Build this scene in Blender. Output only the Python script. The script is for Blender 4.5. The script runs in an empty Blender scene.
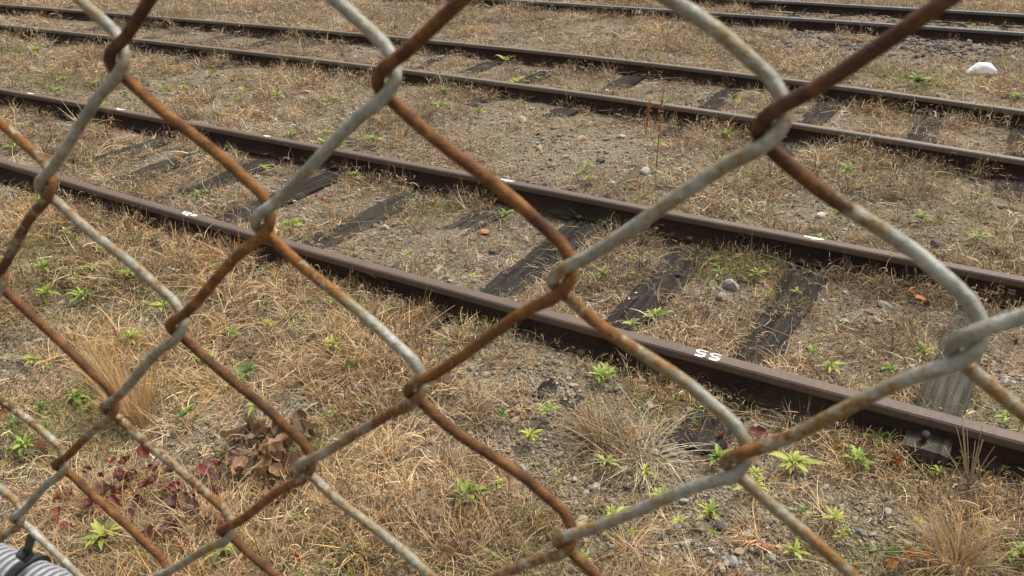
import bpy, bmesh, math, random
import numpy as np
from mathutils import Vector, Matrix, Euler

rng = np.random.default_rng(7); random.seed(7)
scene = bpy.context.scene
col = scene.collection

# ------------------------------------------------------------------ camera
F_PX, PITCH, ROLL, YAW = 823.528, 0.4721526, -0.0215176, -0.5574156
K = 1.505                                   # metres between rail-head centres
RAIL_TOP = 0.15
CAM = Vector((0, 0, 1.29325983 * K + RAIL_TOP))
fw = Vector((math.sin(YAW) * math.cos(PITCH), math.cos(YAW) * math.cos(PITCH), -math.sin(PITCH)))
r0 = Vector((math.cos(YAW), -math.sin(YAW), 0)); u0 = r0.cross(fw)
rt = r0 * math.cos(ROLL) + u0 * math.sin(ROLL); up = -r0 * math.sin(ROLL) + u0 * math.cos(ROLL)
cd = bpy.data.cameras.new("camera"); cam = bpy.data.objects.new("camera", cd); col.objects.link(cam)
cam.matrix_world = Matrix(((rt.x, up.x, -fw.x, CAM.x), (rt.y, up.y, -fw.y, CAM.y), (rt.z, up.z, -fw.z, CAM.z), (0, 0, 0, 1)))
cd.sensor_width = 36; cd.lens = F_PX / 1024 * 36; cd.clip_start = 0.01; cd.clip_end = 2000
cd.dof.use_dof = True; cd.dof.focus_distance = 4.2; cd.dof.aperture_fstop = 28.95 / 0.75
scene.camera = cam

# ------------------------------------------------------------------ light
SUN_EL, SUN_AZ = math.radians(62), math.radians(25)      # azimuth measured clockwise from +y
world = bpy.data.worlds.new("World"); scene.world = world; world.use_nodes = True
nt = world.node_tree; nt.nodes.clear()
wo = nt.nodes.new('ShaderNodeOutputWorld'); bg = nt.nodes.new('ShaderNodeBackground')
sky = nt.nodes.new('ShaderNodeTexSky'); sky.sky_type = 'NISHITA'; sky.sun_disc = False
sky.sun_elevation = SUN_EL; sky.sun_rotation = SUN_AZ; sky.dust_density = 6; sky.air_density = 1.0; sky.ozone_density = 0.6
hs = nt.nodes.new('ShaderNodeHueSaturation'); hs.inputs['Saturation'].default_value = 0.22   # cloud-covered sky
nt.links.new(sky.outputs[0], hs.inputs['Color']); nt.links.new(hs.outputs[0], bg.inputs[0]); nt.links.new(bg.outputs[0], wo.inputs[0])
bg.inputs[1].default_value = 0.13
sd = bpy.data.lights.new("sun", 'SUN'); sun = bpy.data.objects.new("sun", sd); col.objects.link(sun)
sd.energy = 1.5; sd.angle = math.radians(10); sd.color = (1, 0.96, 0.9)
sdir = Vector((math.sin(SUN_AZ) * math.cos(SUN_EL), math.cos(SUN_AZ) * math.cos(SUN_EL), math.sin(SUN_EL)))
sun.rotation_euler = sdir.to_track_quat('Z', 'Y').to_euler(); sun.location = (0, 0, 20)
vs = scene.view_settings; vs.view_transform = 'Standard'; vs.look = 'None'; vs.gamma = 1; vs.use_curve_mapping = False
vs.exposure = 0.93
scene.cycles.max_bounces = 4; scene.cycles.diffuse_bounces = 3; scene.cycles.use_adaptive_sampling = True; scene.cycles.adaptive_threshold = 0.02; scene.cycles.use_denoising = True

# ------------------------------------------------------------------ helpers
def at(px, py, z=0.0):
    """ground point seen at a pixel of the photograph"""
    d = fw * F_PX + rt * (px - 512) - up * (py - 288)
    return CAM + d * ((z - CAM.z) / d.z)
def depth(p): return (Vector(p) - CAM).dot(fw)
def tag(o, label=None, cat=None, group=None, kind=None):
    for k, v in (('label', label), ('category', cat), ('group', group), ('kind', kind)):
        if v: o[k] = v
    return o
def link(name, me, mat=None, parent=None, loc=None):
    o = bpy.data.objects.new(name, me); col.objects.link(o)
    if mat is not None and me is not None and not me.materials: me.materials.append(mat)
    if parent: o.parent = parent
    if loc is not None: o.location = loc
    return o
def empty(name, loc=(0, 0, 0), rz=0):
    o = bpy.data.objects.new(name, None); col.objects.link(o); o.location = loc; o.rotation_euler.z = rz
    o.empty_display_size = 0.05
    return o
def mesh_np(name, verts, faces, cols=None, smooth=True, attr=None):
    """faces: (n,3) or (n,4) int array"""
    me = bpy.data.meshes.new(name); verts = np.asarray(verts, np.float32); faces = np.asarray(faces, np.int32)
    n, k = faces.shape
    me.vertices.add(len(verts)); me.vertices.foreach_set('co', verts.ravel())
    me.loops.add(n * k); me.loops.foreach_set('vertex_index', faces.ravel())
    me.polygons.add(n); me.polygons.foreach_set('loop_start', np.arange(0, n * k, k, dtype=np.int32))
    me.polygons.foreach_set('loop_total', np.full(n, k, np.int32))
    me.polygons.foreach_set('use_smooth', np.full(n, smooth, bool))
    if cols is not None:
        c = np.ones((len(verts), 4), np.float32); c[:, :3] = cols
        a = me.attributes.new('col', 'FLOAT_COLOR', 'POINT'); a.data.foreach_set('color', c.ravel())
    if attr is not None:
        for nm, v in attr.items():
            a = me.attributes.new(nm, 'FLOAT', 'POINT'); a.data.foreach_set('value', np.asarray(v, np.float32))
    me.update(calc_edges=True)
    return me
_perm = np.random.default_rng(3).random((256, 256)).astype(np.float32)
def vn(x, y, s=1.0, o=0):
    x = np.asarray(x, float) / s + 37.3 * o + 500; y = np.asarray(y, float) / s + 11.7 * o + 500
    xi = np.floor(x).astype(int); yi = np.floor(y).astype(int); fx = x - xi; fy = y - yi
    fx = fx * fx * (3 - 2 * fx); fy = fy * fy * (3 - 2 * fy)
    g = lambda a, b: _perm[a & 255, b & 255]
    return (g(xi, yi) * (1 - fx) + g(xi + 1, yi) * fx) * (1 - fy) + (g(xi, yi + 1) * (1 - fx) + g(xi + 1, yi + 1) * fx) * fy
def sm(a, b, x): t = np.clip((x - a) / (b - a), 0, 1); return t * t * (3 - 2 * t)

class NT:
    def __init__(s, name):
        s.m = bpy.data.materials.new(name); s.m.use_nodes = True; s.t = s.m.node_tree
        s.b = s.t.nodes['Principled BSDF']; s.out = s.t.nodes['Material Output']
        s.tc = s.t.nodes.new('ShaderNodeTexCoord')
    def n(s, ty, **kw):
        nd = s.t.nodes.new('ShaderNode' + ty)
        for k, v in kw.items():
            if k in nd.inputs.keys():
                (s.l(v, nd.inputs[k]) if hasattr(v, 'is_linked') else setattr(nd.inputs[k], 'default_value', v))
            else: setattr(nd, k, v)
        return nd
    def l(s, a, b): s.t.links.new(a, b)
    def noise(s, scale, detail=4, vec=None, rough=0.6):
        nd = s.n('TexNoise', Scale=scale, Detail=detail, Roughness=rough); s.l(vec or s.tc.outputs['Object'], nd.inputs['Vector']); return nd
    def vor(s, scale, vec=None, **kw):
        nd = s.n('TexVoronoi', Scale=scale, **kw); s.l(vec or s.tc.outputs['Object'], nd.inputs['Vector']); return nd
    def ramp(s, fac, pts):
        nd = s.n('ValToRGB'); e = nd.color_ramp.elements
        while len(e) < len(pts): e.new(0.5)
        for el, (p, c) in zip(e, pts): el.position = p; el.color = (c if hasattr(c, '__len__') else (c,) * 3) + ((1,) if not hasattr(c, '__len__') or len(c) == 3 else ())
        s.l(fac, nd.inputs[0]); return nd.outputs[0]
    def mix(s, fac, a, b, mode='MIX'):
        nd = s.n('Mix', data_type='RGBA', blend_type=mode)
        for v, i in ((fac, 0), (a, 6), (b, 7)):
            if hasattr(v, 'is_linked'): s.l(v, nd.inputs[i])
            else: nd.inputs[i].default_value = v if i == 0 else tuple(v) + (1,)
        return nd.outputs[2]
    def math(s, op, a, b=0.0, c=0.0):
        nd = s.n('Math', operation=op)
        for v, i in ((a, 0), (b, 1), (c, 2)):
            if hasattr(v, 'is_linked'): s.l(v, nd.inputs[i])
            else: nd.inputs[i].default_value = v
        return nd.outputs[0]
    def bump(s, h, strength, dist, nrm=None):
        nd = s.n('Bump'); nd.inputs['Strength'].default_value = strength; nd.inputs['Distance'].default_value = dist
        s.l(h, nd.inputs['Height'])
        if nrm: s.l(nrm, nd.inputs['Normal'])
        return nd.outputs[0]
    def done(s, color=None, rough=0.8, metal=0.0, normal=None, spec=0.3):
        for v, k in ((color, 'Base Color'), (rough, 'Roughness'), (metal, 'Metallic'), (normal, 'Normal'), (spec, 'Specular IOR Level')):
            if v is None: continue
            if hasattr(v, 'is_linked'): s.l(v, s.b.inputs[k])
            else: s.b.inputs[k].default_value = (tuple(v) + (1,)) if k == 'Base Color' else v
        return s.m

def mat_ground():
    m = NT('soil_and_fine_gravel')
    big = m.noise(1.3, 5).outputs[0]; fine = m.noise(60, 6).outputs[0]; mid = m.noise(9, 5).outputs[0]
    soil = m.ramp(mid, [(0.3, (0.12, 0.09, 0.057)), (0.5, (0.23, 0.18, 0.118)), (0.72, (0.36, 0.29, 0.195))])
    soil = m.mix(0.65, soil, m.ramp(fine, [(0.36, (0.03, 0.023, 0.015)), (0.5, (0.19, 0.145, 0.092)), (0.66, (0.45, 0.37, 0.25))]))
    v1 = m.vor(95); v2 = m.vor(42)
    peb = m.ramp(m.n('SeparateColor', Color=v1.outputs['Color']).outputs[0], [(0, (0.07, 0.055, 0.04)), (0.35, (0.27, 0.215, 0.14)), (0.65, (0.2, 0.185, 0.155)), (1, (0.52, 0.45, 0.33))])
    pm = m.ramp(v1.outputs['Distance'], [(0.25, 1.0), (0.55, 0.0)])
    c = m.mix(m.math('MULTIPLY', pm, 0.75), soil, peb)
    grn = m.ramp(m.noise(2.6, 4).outputs[0], [(0.6, 0.0), (0.75, 0.5)])
    c = m.mix(grn, c, m.mix(fine, (0.05, 0.06, 0.015), (0.16, 0.17, 0.05)))
    c = m.mix(m.ramp(big, [(0.35, 0.0), (0.7, 0.35)]), c, (0.2, 0.14, 0.085))
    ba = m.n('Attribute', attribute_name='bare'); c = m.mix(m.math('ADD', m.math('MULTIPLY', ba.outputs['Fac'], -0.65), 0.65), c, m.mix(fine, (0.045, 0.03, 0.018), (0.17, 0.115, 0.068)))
    h = m.math('ADD', m.math('MULTIPLY', v1.outputs['Distance'], -0.9), m.math('MULTIPLY', v2.outputs['Distance'], -0.5))
    nb = m.bump(h, 1.0, 0.02); nb = m.bump(fine, 0.7, 0.01, nb)
    return m.done(c, 0.95, normal=nb, spec=0.15)
def mat_attr(name, rough=0.85, spec=0.2, var=0.35, scale=150, trans=0.0):
    m = NT(name); a = m.n('Attribute', attribute_name='col')
    nz = m.noise(scale, 3).outputs[0]
    c = m.mix(1.0, a.outputs['Color'], m.ramp(nz, [(0.3, 1 - var), (0.7, 1 + 0 * var)]), 'MULTIPLY')
    m.done(c, rough, spec=spec)
    if trans:
        t = m.n('BsdfTranslucent'); m.l(c, t.inputs[0]); x = m.n('MixShader'); x.inputs[0].default_value = trans
        m.l(m.b.outputs[0], x.inputs[1]); m.l(t.outputs[0], x.inputs[2]); m.l(x.outputs[0], m.out.inputs[0])
    return m.m
def mat_rail(name, head, spots, rough):
    m = NT(name); n1 = m.noise(6, 5).outputs[0]; n2 = m.noise(90, 5).outputs[0]
    c = m.mix(m.ramp(n1, [(0.35, 0.0), (0.65, 1.0)]), head, spots)
    c = m.mix(m.ramp(n2, [(0.45, 0.0), (0.8, 0.6)]), c, tuple(v * 0.45 for v in head))
    return m.done(c, m.math('ADD', m.math('MULTIPLY', n2, 0.3), rough), normal=m.bump(n2, 0.25, 0.002), spec=0.5)
def mat_web():
    m = NT('dark_rust'); n1 = m.noise(5, 5).outputs[0]; n2 = m.noise(70, 6).outputs[0]
    c = m.mix(m.ramp(n1, [(0.35, 0.0), (0.7, 1.0)]), (0.02, 0.015, 0.012), (0.05, 0.028, 0.019))
    c = m.mix(m.ramp(n2, [(0.5, 0.0), (0.75, 0.7)]), c, (0.075, 0.04, 0.022))
    c = m.mix(m.ramp(m.noise(3.1, 3).outputs[0], [(0.56, 0.0), (0.7, 0.5)]), c, (0.045, 0.05, 0.018))
    return m.done(c, 0.9, normal=m.bump(n2, 0.6, 0.004), spec=0.2)
def mat_timber(name, dark, light, moss):
    m = NT(name); mp = m.n('Mapping'); m.l(m.tc.outputs['Object'], mp.inputs[0]); mp.inputs['Scale'].default_value = (38, 2.2, 30)
    oi = m.n('ObjectInfo'); ad = m.n('VectorMath', operation='ADD'); m.l(mp.outputs[0], ad.inputs[0])
    cb = m.n('CombineXYZ'); m.l(m.math('MULTIPLY', oi.outputs['Random'], 40), cb.inputs[0]); m.l(m.math('MULTIPLY', oi.outputs['Random'], 90), cb.inputs[1]); m.l(cb.outputs[0], ad.inputs[1])
    g = m.noise(1.0, 6, ad.outputs[0], 0.65).outputs[0]; n = m.noise(7, 4).outputs[0]
    c = m.mix(m.ramp(g, [(0.38, 0.0), (0.68, 1.0)]), dark, light)
    c = m.mix(m.ramp(n, [(0.5, 0.0), (0.8, 0.55)]), c, moss)
    c = m.mix(m.ramp(m.noise(120, 3).outputs[0], [(0.62, 0.0), (0.75, 0.5)]), c, (0.16, 0.13, 0.1))
    return m.done(c, 0.95, normal=m.bump(g, 0.9, 0.01), spec=0.1)
def mat_wire():
    m = NT('galvanised_wire_with_rust'); a = m.n('Attribute', attribute_name='rust'); dk = m.n('Attribute', attribute_name='dark')
    n1 = m.noise(170, 6, rough=0.75).outputs[0]; n2 = m.noise(600, 5, rough=0.7).outputs[0]; n3 = m.noise(130, 6, rough=0.7).outputs[0]
    zinc = m.ramp(n3, [(0.32, (0.15, 0.145, 0.105)), (0.48, (0.26, 0.262, 0.215)), (0.66, (0.42, 0.43, 0.385))])
    zinc = m.mix(m.ramp(n2, [(0.46, 0.0), (0.7, 0.65)]), zinc, (0.23, 0.18, 0.085))
    orange = m.ramp(n1, [(0.32, (0.06, 0.024, 0.01)), (0.5, (0.2, 0.078, 0.013)), (0.7, (0.36, 0.18, 0.04))])
    brown = m.ramp(n1, [(0.32, (0.026, 0.013, 0.01)), (0.5, (0.06, 0.026, 0.015)), (0.7, (0.15, 0.07, 0.024))])
    rc = m.mix(dk.outputs['Fac'], orange, brown)
    f = m.math('ADD', a.outputs['Fac'], m.math('MULTIPLY', m.math('SUBTRACT', m.math('ADD', m.math('MULTIPLY', n1, 0.7), m.math('MULTIPLY', n2, 0.3)), 0.5), 2.6))
    soft = m.ramp(f, [(0.42, 0.0), (0.54, 1.0)])
    halo = m.ramp(f, [(0.12, 0.0), (0.4, 0.75)])
    c = m.mix(halo, zinc, (0.22, 0.15, 0.055)); c = m.mix(soft, c, rc)
    ro = m.n('MapRange'); m.l(soft, ro.inputs[0]); ro.inputs[3].default_value = 0.5; ro.inputs[4].default_value = 0.9
    return m.done(c, ro.outputs[0], metal=m.math('MULTIPLY', m.math('SUBTRACT', 1.0, soft), 0.15), normal=m.bump(m.math('ADD', n2, m.math('MULTIPLY', n1, 1.5)), 0.8, 0.0008), spec=0.35)
def mat_stone(name, a, b):
    m = NT(name); oi = m.n('ObjectInfo'); n = m.noise(45, 5).outputs[0]; n2 = m.noise(180, 4).outputs[0]
    c = m.mix(m.ramp(n, [(0.3, 0.0), (0.7, 1.0)]), a, b); c = m.mix(m.ramp(n2, [(0.5, 0.0), (0.8, 0.5)]), c, tuple(v * 0.4 for v in a))
    return m.done(c, 0.85, normal=m.bump(n2, 0.5, 0.004), spec=0.3)
def mat_leaf(name, base, tip, vein=0.8):
    m = NT(name); oi = m.n('ObjectInfo'); n = m.noise(30, 4).outputs[0]
    c = m.mix(m.ramp(n, [(0.3, 0.0), (0.7, 1.0)]), base, tip)
    hv = m.n('HueSaturation'); m.l(c, hv.inputs['Color']); m.l(m.math('ADD', m.math('MULTIPLY', oi.outputs['Random'], 0.7), 0.6), hv.inputs['Value'])
    m.done(hv.outputs[0], 0.55, normal=m.bump(m.noise(120, 3).outputs[0], 0.3, 0.003), spec=0.35)
    t = m.n('BsdfTranslucent'); m.l(hv.outputs[0], t.inputs[0]); x = m.n('MixShader'); x.inputs[0].default_value = 0.3
    m.l(m.b.outputs[0], x.inputs[1]); m.l(t.outputs[0], x.inputs[2]); m.l(x.outputs[0], m.out.inputs[0])
    return m.m
def mat_plain(name, c, rough=0.7, nscale=40, var=0.3, spec=0.3):
    m = NT(name); n = m.noise(nscale, 4).outputs[0]
    return m.done(m.mix(m.ramp(n, [(0.3, 0.0), (0.7, 1.0)]), tuple(v * (1 - var) for v in c), c), rough, normal=m.bump(n, 0.2, 0.002), spec=spec)

# ------------------------------------------------------------------ track layout
RAILS = {  # y(x) of every rail head, valid range
    'A': ([0.0037, 0.01724, 3.11653], -6.6, 0.6), 'B': ([-0.00149, -0.00387, 4.62347], -9.0, 0.6),
    'C': ([-0.00044, -0.01536, -0.13423, 6.81359], -13.2, 0.3), 'D': ([-0.00048, -0.01849, -0.16455, 8.28517], -15.5, 0.3),
    'E': ([0.016, 12.32], -7, 0.3), 'F': ([0.016, 13.85], -7, 0.3)}
def ry(k, x):
    c, a, b = RAILS[k]; x = np.asarray(x, float); xc = np.clip(x, a, b); d = np.polyder(c)
    return np.polyval(c, xc) + np.polyval(d, xc) * (x - xc)
SLEEP1 = [(1.42, 0.0, -0.005), (0.73, 0.02, -0.008), (0.05, -0.04, 0.014), (-0.80, 0.0, 0.004), (-1.47, 0.02, 0.006), (-2.235, 0.02, 0.0), (-2.92, -0.02, 0.002), (-3.60, -0.015, -0.004),
          (-4.41, -0.02, 0.003), (-5.12, 0.02, -0.002), (-5.80, 0.0, 0.0), (-6.42, 0.0, 0.0), (-7.1, 0.02, -0.01), (-7.8, 0, -0.014), (-8.5, 0, -0.012), (-9.2, 0, -0.012), (-9.9, 0, -0.012), (-10.6, 0, -0.012)]
SLEEP2 = [(1.0, 0, -0.005), (0.13, 0, 0.0), (-0.60, 0.02, 0.004), (-1.53, 0.0, 0.006), (-2.50, 0.02, 0.006), (-3.67, 0.0, 0.004), (-4.66, 0.0, -0.006), (-5.5, 0.02, 0.0), (-6.2, 0, -0.008), (-6.9, 0, -0.012),
          (-7.65, 0, -0.01), (-8.37, 0.0, 0.0), (-9.09, 0, 0.0), (-9.93, 0, 0.0), (-10.9, 0, 0.0), (-11.7, 0, -0.01), (-12.5, 0, -0.01)]
SLEEP3 = [(x, 0.0, -0.02) for x in (1.0, 0.3, -0.4, -1.1, -1.8, -2.5, -3.2, -3.9, -4.6, -5.3, -6.0)]
TRACKS = [('A', 'B', SLEEP1), ('C', 'D', SLEEP2), ('E', 'F', SLEEP3)]

def gh(x, y):
    x = np.asarray(x, float); y = np.asarray(y, float)
    A, B, C, D, E = (ry(k, x) for k in 'ABCDE')
    z = -0.06 + 0.048 * sm(A - 0.95, A - 0.45, y) - 0.012 * sm(A - 0.2, A, y) + 0.002 * sm(-3.2, -5.0, x) * sm(A - 0.1, A + 0.2, y) * (1 - sm(B - 0.1, B + 0.1, y)) + 0.035 * sm(B + 0.1, B + 0.5, y) * (1 - sm(C - 0.6, C - 0.15, y))
    z = z + 0.01 * sm(C - 0.5, C, y) + 0.03 * sm(D + 0.2, D + 1.0, y) * (1 - sm(E - 0.9, E - 0.2, y))
    z = z + (vn(x, y, 0.9, 1) - 0.5) * 0.045 + (vn(x, y, 0.31, 2) - 0.5) * 0.03 + (vn(x, y, 0.11, 3) - 0.5) * 0.016 + (vn(x, y, 0.05, 4) - 0.5) * 0.008
    return z
def on_sleeper(x, y):
    m = np.zeros(np.shape(x), bool)
    for ka, kb, L in TRACKS[:2]:
        for sx, rz, dz in L:
            yc = (float(ry(ka, sx)) + float(ry(kb, sx))) / 2
            if sx == 0.05: continue
            edge = vn(x, y, 0.13, 41) * 0.06; inside = (y > yc - 0.72) & (y < yc + 0.72)
            clear = (ka == 'A' and -7 < sx < -0.5) or (ka == 'C' and -11 < sx < -0.4 and sx not in (-6.2, -6.9, -7.65))
            cover = vn(x, y, 0.3, 43) < (0.6 if clear else 0.42)
            m |= (np.abs(x - sx - (y - yc) * -math.tan(rz)) < 0.125 - edge) & (np.abs(y - yc) < 1.2) & (inside | (vn(x, y, 0.4, 45) < (0.62 if clear else 0.45))) & (cover | (clear & inside & (vn(x, y, 0.2, 47) < 0.72)))
    return m
def rail_dist(x, y):
    return np.min([np.abs(y - ry(k, x)) for k in 'ABCDEF'], axis=0)

# ------------------------------------------------------------------ ground
def graded(a, b, step, far, grow=1.18):
    c = list(np.arange(a, b, step)); s = step; v = c[-1]
    while v < far[1]: s *= grow; v += s; c.append(v)
    s = step; v = a; pre = []
    while v > far[0]: s *= grow; v -= s; pre.append(v)
    return np.array(pre[::-1] + c)
gx = graded(-7.0, 1.2, 0.03, (-400, 400)); gy = graded(0.5, 8.6, 0.03, (-400, 400))
X, Y = np.meshgrid(gx, gy); Z = gh(X, Y)
nx, ny = len(gx), len(gy); idx = np.arange(nx * ny).reshape(ny, nx)
gf = np.stack([idx[:-1, :-1], idx[:-1, 1:], idx[1:, 1:], idx[1:, :-1]], -1).reshape(-1, 4)
GROUND_ARGS = (np.stack([X, Y, Z], -1).reshape(-1, 3), gf)

# ------------------------------------------------------------------ rails
W = mat_web()
HEAD = {'A': mat_rail('brown_rail_head', (0.078, 0.053, 0.038), (0.105, 0.066, 0.042), 0.52), 'C': mat_rail('worn_rail_head', (0.1, 0.083, 0.06), (0.14, 0.095, 0.058), 0.45),
        'E': mat_rail('polished_rail_head', (0.12, 0.12, 0.12), (0.08, 0.07, 0.06), 0.3)}
prof = {'head': [(-0.034, 0.108), (-0.036, 0.118), (-0.035, 0.139), (-0.029, 0.147), (-0.014, 0.150), (0.014, 0.150), (0.029, 0.147), (0.035, 0.139), (0.036, 0.118), (0.034, 0.108)],
        'web': [(-0.022, 0.1095), (-0.010, 0.098), (-0.0085, 0.06), (-0.012, 0.026), (0.012, 0.026), (0.0085, 0.06), (0.010, 0.098), (0.022, 0.1095)],
        'foot': [(-0.064, 0.001), (-0.064, 0.011), (-0.013, 0.0275), (0.013, 0.0275), (0.064, 0.011), (0.064, 0.001)]}
RAIL_LABEL = {'A': 'rusty brown rail nearest the fence, with white painted numbers on top', 'B': 'second rusty rail from the fence, far rail of the nearest track',
              'C': 'near rail of the middle track, worn brown rail half sunk in dry grass', 'D': 'far rail of the middle track, fourth rail from the fence',
              'E': 'fifth rail from the fence with a pale shiny top, near the upper edge', 'F': 'farthest rail, dark line in the upper right corner'}
rails = {}
for k in 'ABCDEF':
    xs = np.concatenate([np.linspace(-45, -16, 20)[:-1], np.arange(-16, 2.0, 0.2), np.linspace(2.0, 14, 12)])
    yy = ry(k, xs); mid = len(xs) // 2
    root = empty('rail', (0, 0, 0)); tag(root, RAIL_LABEL[k], 'rail', 'rails of the sidings'); rails[k] = root
    hm = HEAD['A' if k in 'AB' else 'C' if k in 'CD' else 'E']
    for nm, pr in prof.items():
        pr = np.array(pr); n = len(pr)
        jit = (vn(xs, yy, 0.7, 5) - 0.5) * 0.004
        V = np.stack([np.repeat(xs, n), (yy[:, None] + pr[None, :, 0]).ravel(), (pr[None, :, 1] + jit[:, None]).ravel()], -1)
        i = np.arange(len(xs) - 1)[:, None] * n + np.arange(n)[None]; j = np.arange(len(xs) - 1)[:, None] * n + (np.arange(n)[None] + 1) % n
        f = np.stack([i, i + n, j + n, j], -1).reshape(-1, 4)
        me = mesh_np(nm, V, f, smooth=False)
        link(nm, me, hm if nm == 'head' else W, root)

# painted marks: little strokes of white paint on the rail heads
WHITE = mat_plain('white_paint', (0.66, 0.65, 0.62), 0.6, 120, 0.35)
FADED = mat_plain('faded_cream_paint', (0.3, 0.25, 0.16), 0.8, 200, 0.4)
def strokes(paths, w):
    V, Fc = [], []
    for path in paths:
        P = np.array(path, float)
        # resample with Catmull-Rom
        Q = []
        for i in range(len(P) - 1):
            a, b, c, d = P[max(i - 1, 0)], P[i], P[i + 1], P[min(i + 2, len(P) - 1)]
            for t in np.linspace(0, 1, 5)[:-1]:
                Q.append(0.5 * ((2 * b) + (c - a) * t + (2 * a - 5 * b + 4 * c - d) * t * t + (3 * b - a - 3 * c + d) * t ** 3))
        Q.append(P[-1]); Q = np.array(Q); T = np.gradient(Q, axis=0); T /= np.linalg.norm(T, axis=1)[:, None] + 1e-9
        N = np.stack([-T[:, 1], T[:, 0]], -1); b0 = len(V)
        for q, n_ in zip(Q, N): V += [tuple(q + n_ * w), tuple(q - n_ * w)]
        for i in range(len(Q) - 1): Fc.append((b0 + 2 * i, b0 + 2 * i + 1, b0 + 2 * i + 3, b0 + 2 * i + 2))
    return np.array(V), np.array(Fc)
FIVE = [[(0.42, 1.0), (-0.3, 1.0)], [(-0.3, 1.0), (-0.36, 0.52)], [(-0.36, 0.5), (0.05, 0.62), (0.4, 0.4), (0.3, 0.08), (-0.05, 0.0), (-0.4, 0.1)]]
def paint_top(k, x, paths, sx, sy, w, name, flip=True):
    V, Fc = strokes(paths, w); V = V * np.array([sx, sy]) * (-1 if flip else 1)
    sl = float(ry(k, x + 0.1) - ry(k, x - 0.1)) / 0.2
    c = float(ry(k, x)); v3 = [(x + a, c + b + sl * a, 0.1508 + 0.0005 + (float(vn(x, c, 0.7, 5)) - 0.5) * 0.004 - 0.004 * max(0, abs(b) - 0.014) / 0.015) for a, b in V]
    o = link(name, mesh_np(name, v3, Fc, smooth=False), WHITE, rails[k]); return o
g55 = [[(px - 0.62, py - 0.5) for px, py in p] for p in FIVE] + [[(px + 0.62, py - 0.5) for px, py in p] for p in FIVE]
xm = at(709, 354, RAIL_TOP).x
o = paint_top('A', xm, g55, 0.052, 0.05, 0.125, 'painted_number'); o['label'] = 'white number 55 painted upside down on the rail head'
xm = at(190.5, 213.5, RAIL_TOP).x
gq = [[(-0.95, 0.1), (-0.8, 0.42), (-0.3, 0.45), (0.0, 0.2), (0.35, -0.05), (0.9, -0.1), (0.95, 0.2), (0.5, 0.3)], [(-0.9, 0.0), (-0.6, -0.25), (-0.1, -0.1), (0.3, 0.1)], [(0.1, -0.2), (-0.1, -0.55)]]
paint_top('A', xm, gq, 0.06, 0.042, 0.2, 'painted_number', False)['label'] = 'smeared white number painted on the rail head'
for k, px, py, L in (('B', 815, 236.5, 0.055), ('B', 509, 179.5, 0.05), ('B', 121, 109, 0.055), ('B', 34, 92.5, 0.05), ('B', 270, 135, 0.035)):
    p = at(px, py, RAIL_TOP)
    paint_top(k, p.x, [[(-1, -0.25), (-0.4, 0.0), (0.2, 0.15)], [(-0.4, -0.25), (0.3, -0.15), (1, -0.1)]], L, 0.05, 0.24, 'paint_mark')
# faded letters on the web of the second rail
def web_text(k, x, paths, s, w):
    V, Fc = strokes(paths, w); V = V * s; c = float(ry(k, x))
    v3 = [(x + a, c - 0.0125, 0.069 + b) for a, b in V]
    link('web_lettering', mesh_np('web_lettering', v3, Fc, smooth=False), FADED, rails[k])
xm = at(1001, 287, 0.07).x
S_ = [[(0.38, 0.85), (0.0, 1.0), (-0.38, 0.8), (-0.2, 0.55), (0.2, 0.45), (0.38, 0.2), (0.0, 0.0), (-0.38, 0.15)]]
EQ = [[(-0.4, 0.68), (0.4, 0.68)], [(-0.4, 0.32), (0.4, 0.32)]]
web_text('B', xm, [[(a, b - 0.5) for a, b in p] for p in S_] + [[(a + 1.15, b - 0.5) for a, b in p] for p in EQ], 0.045, 0.12)

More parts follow.
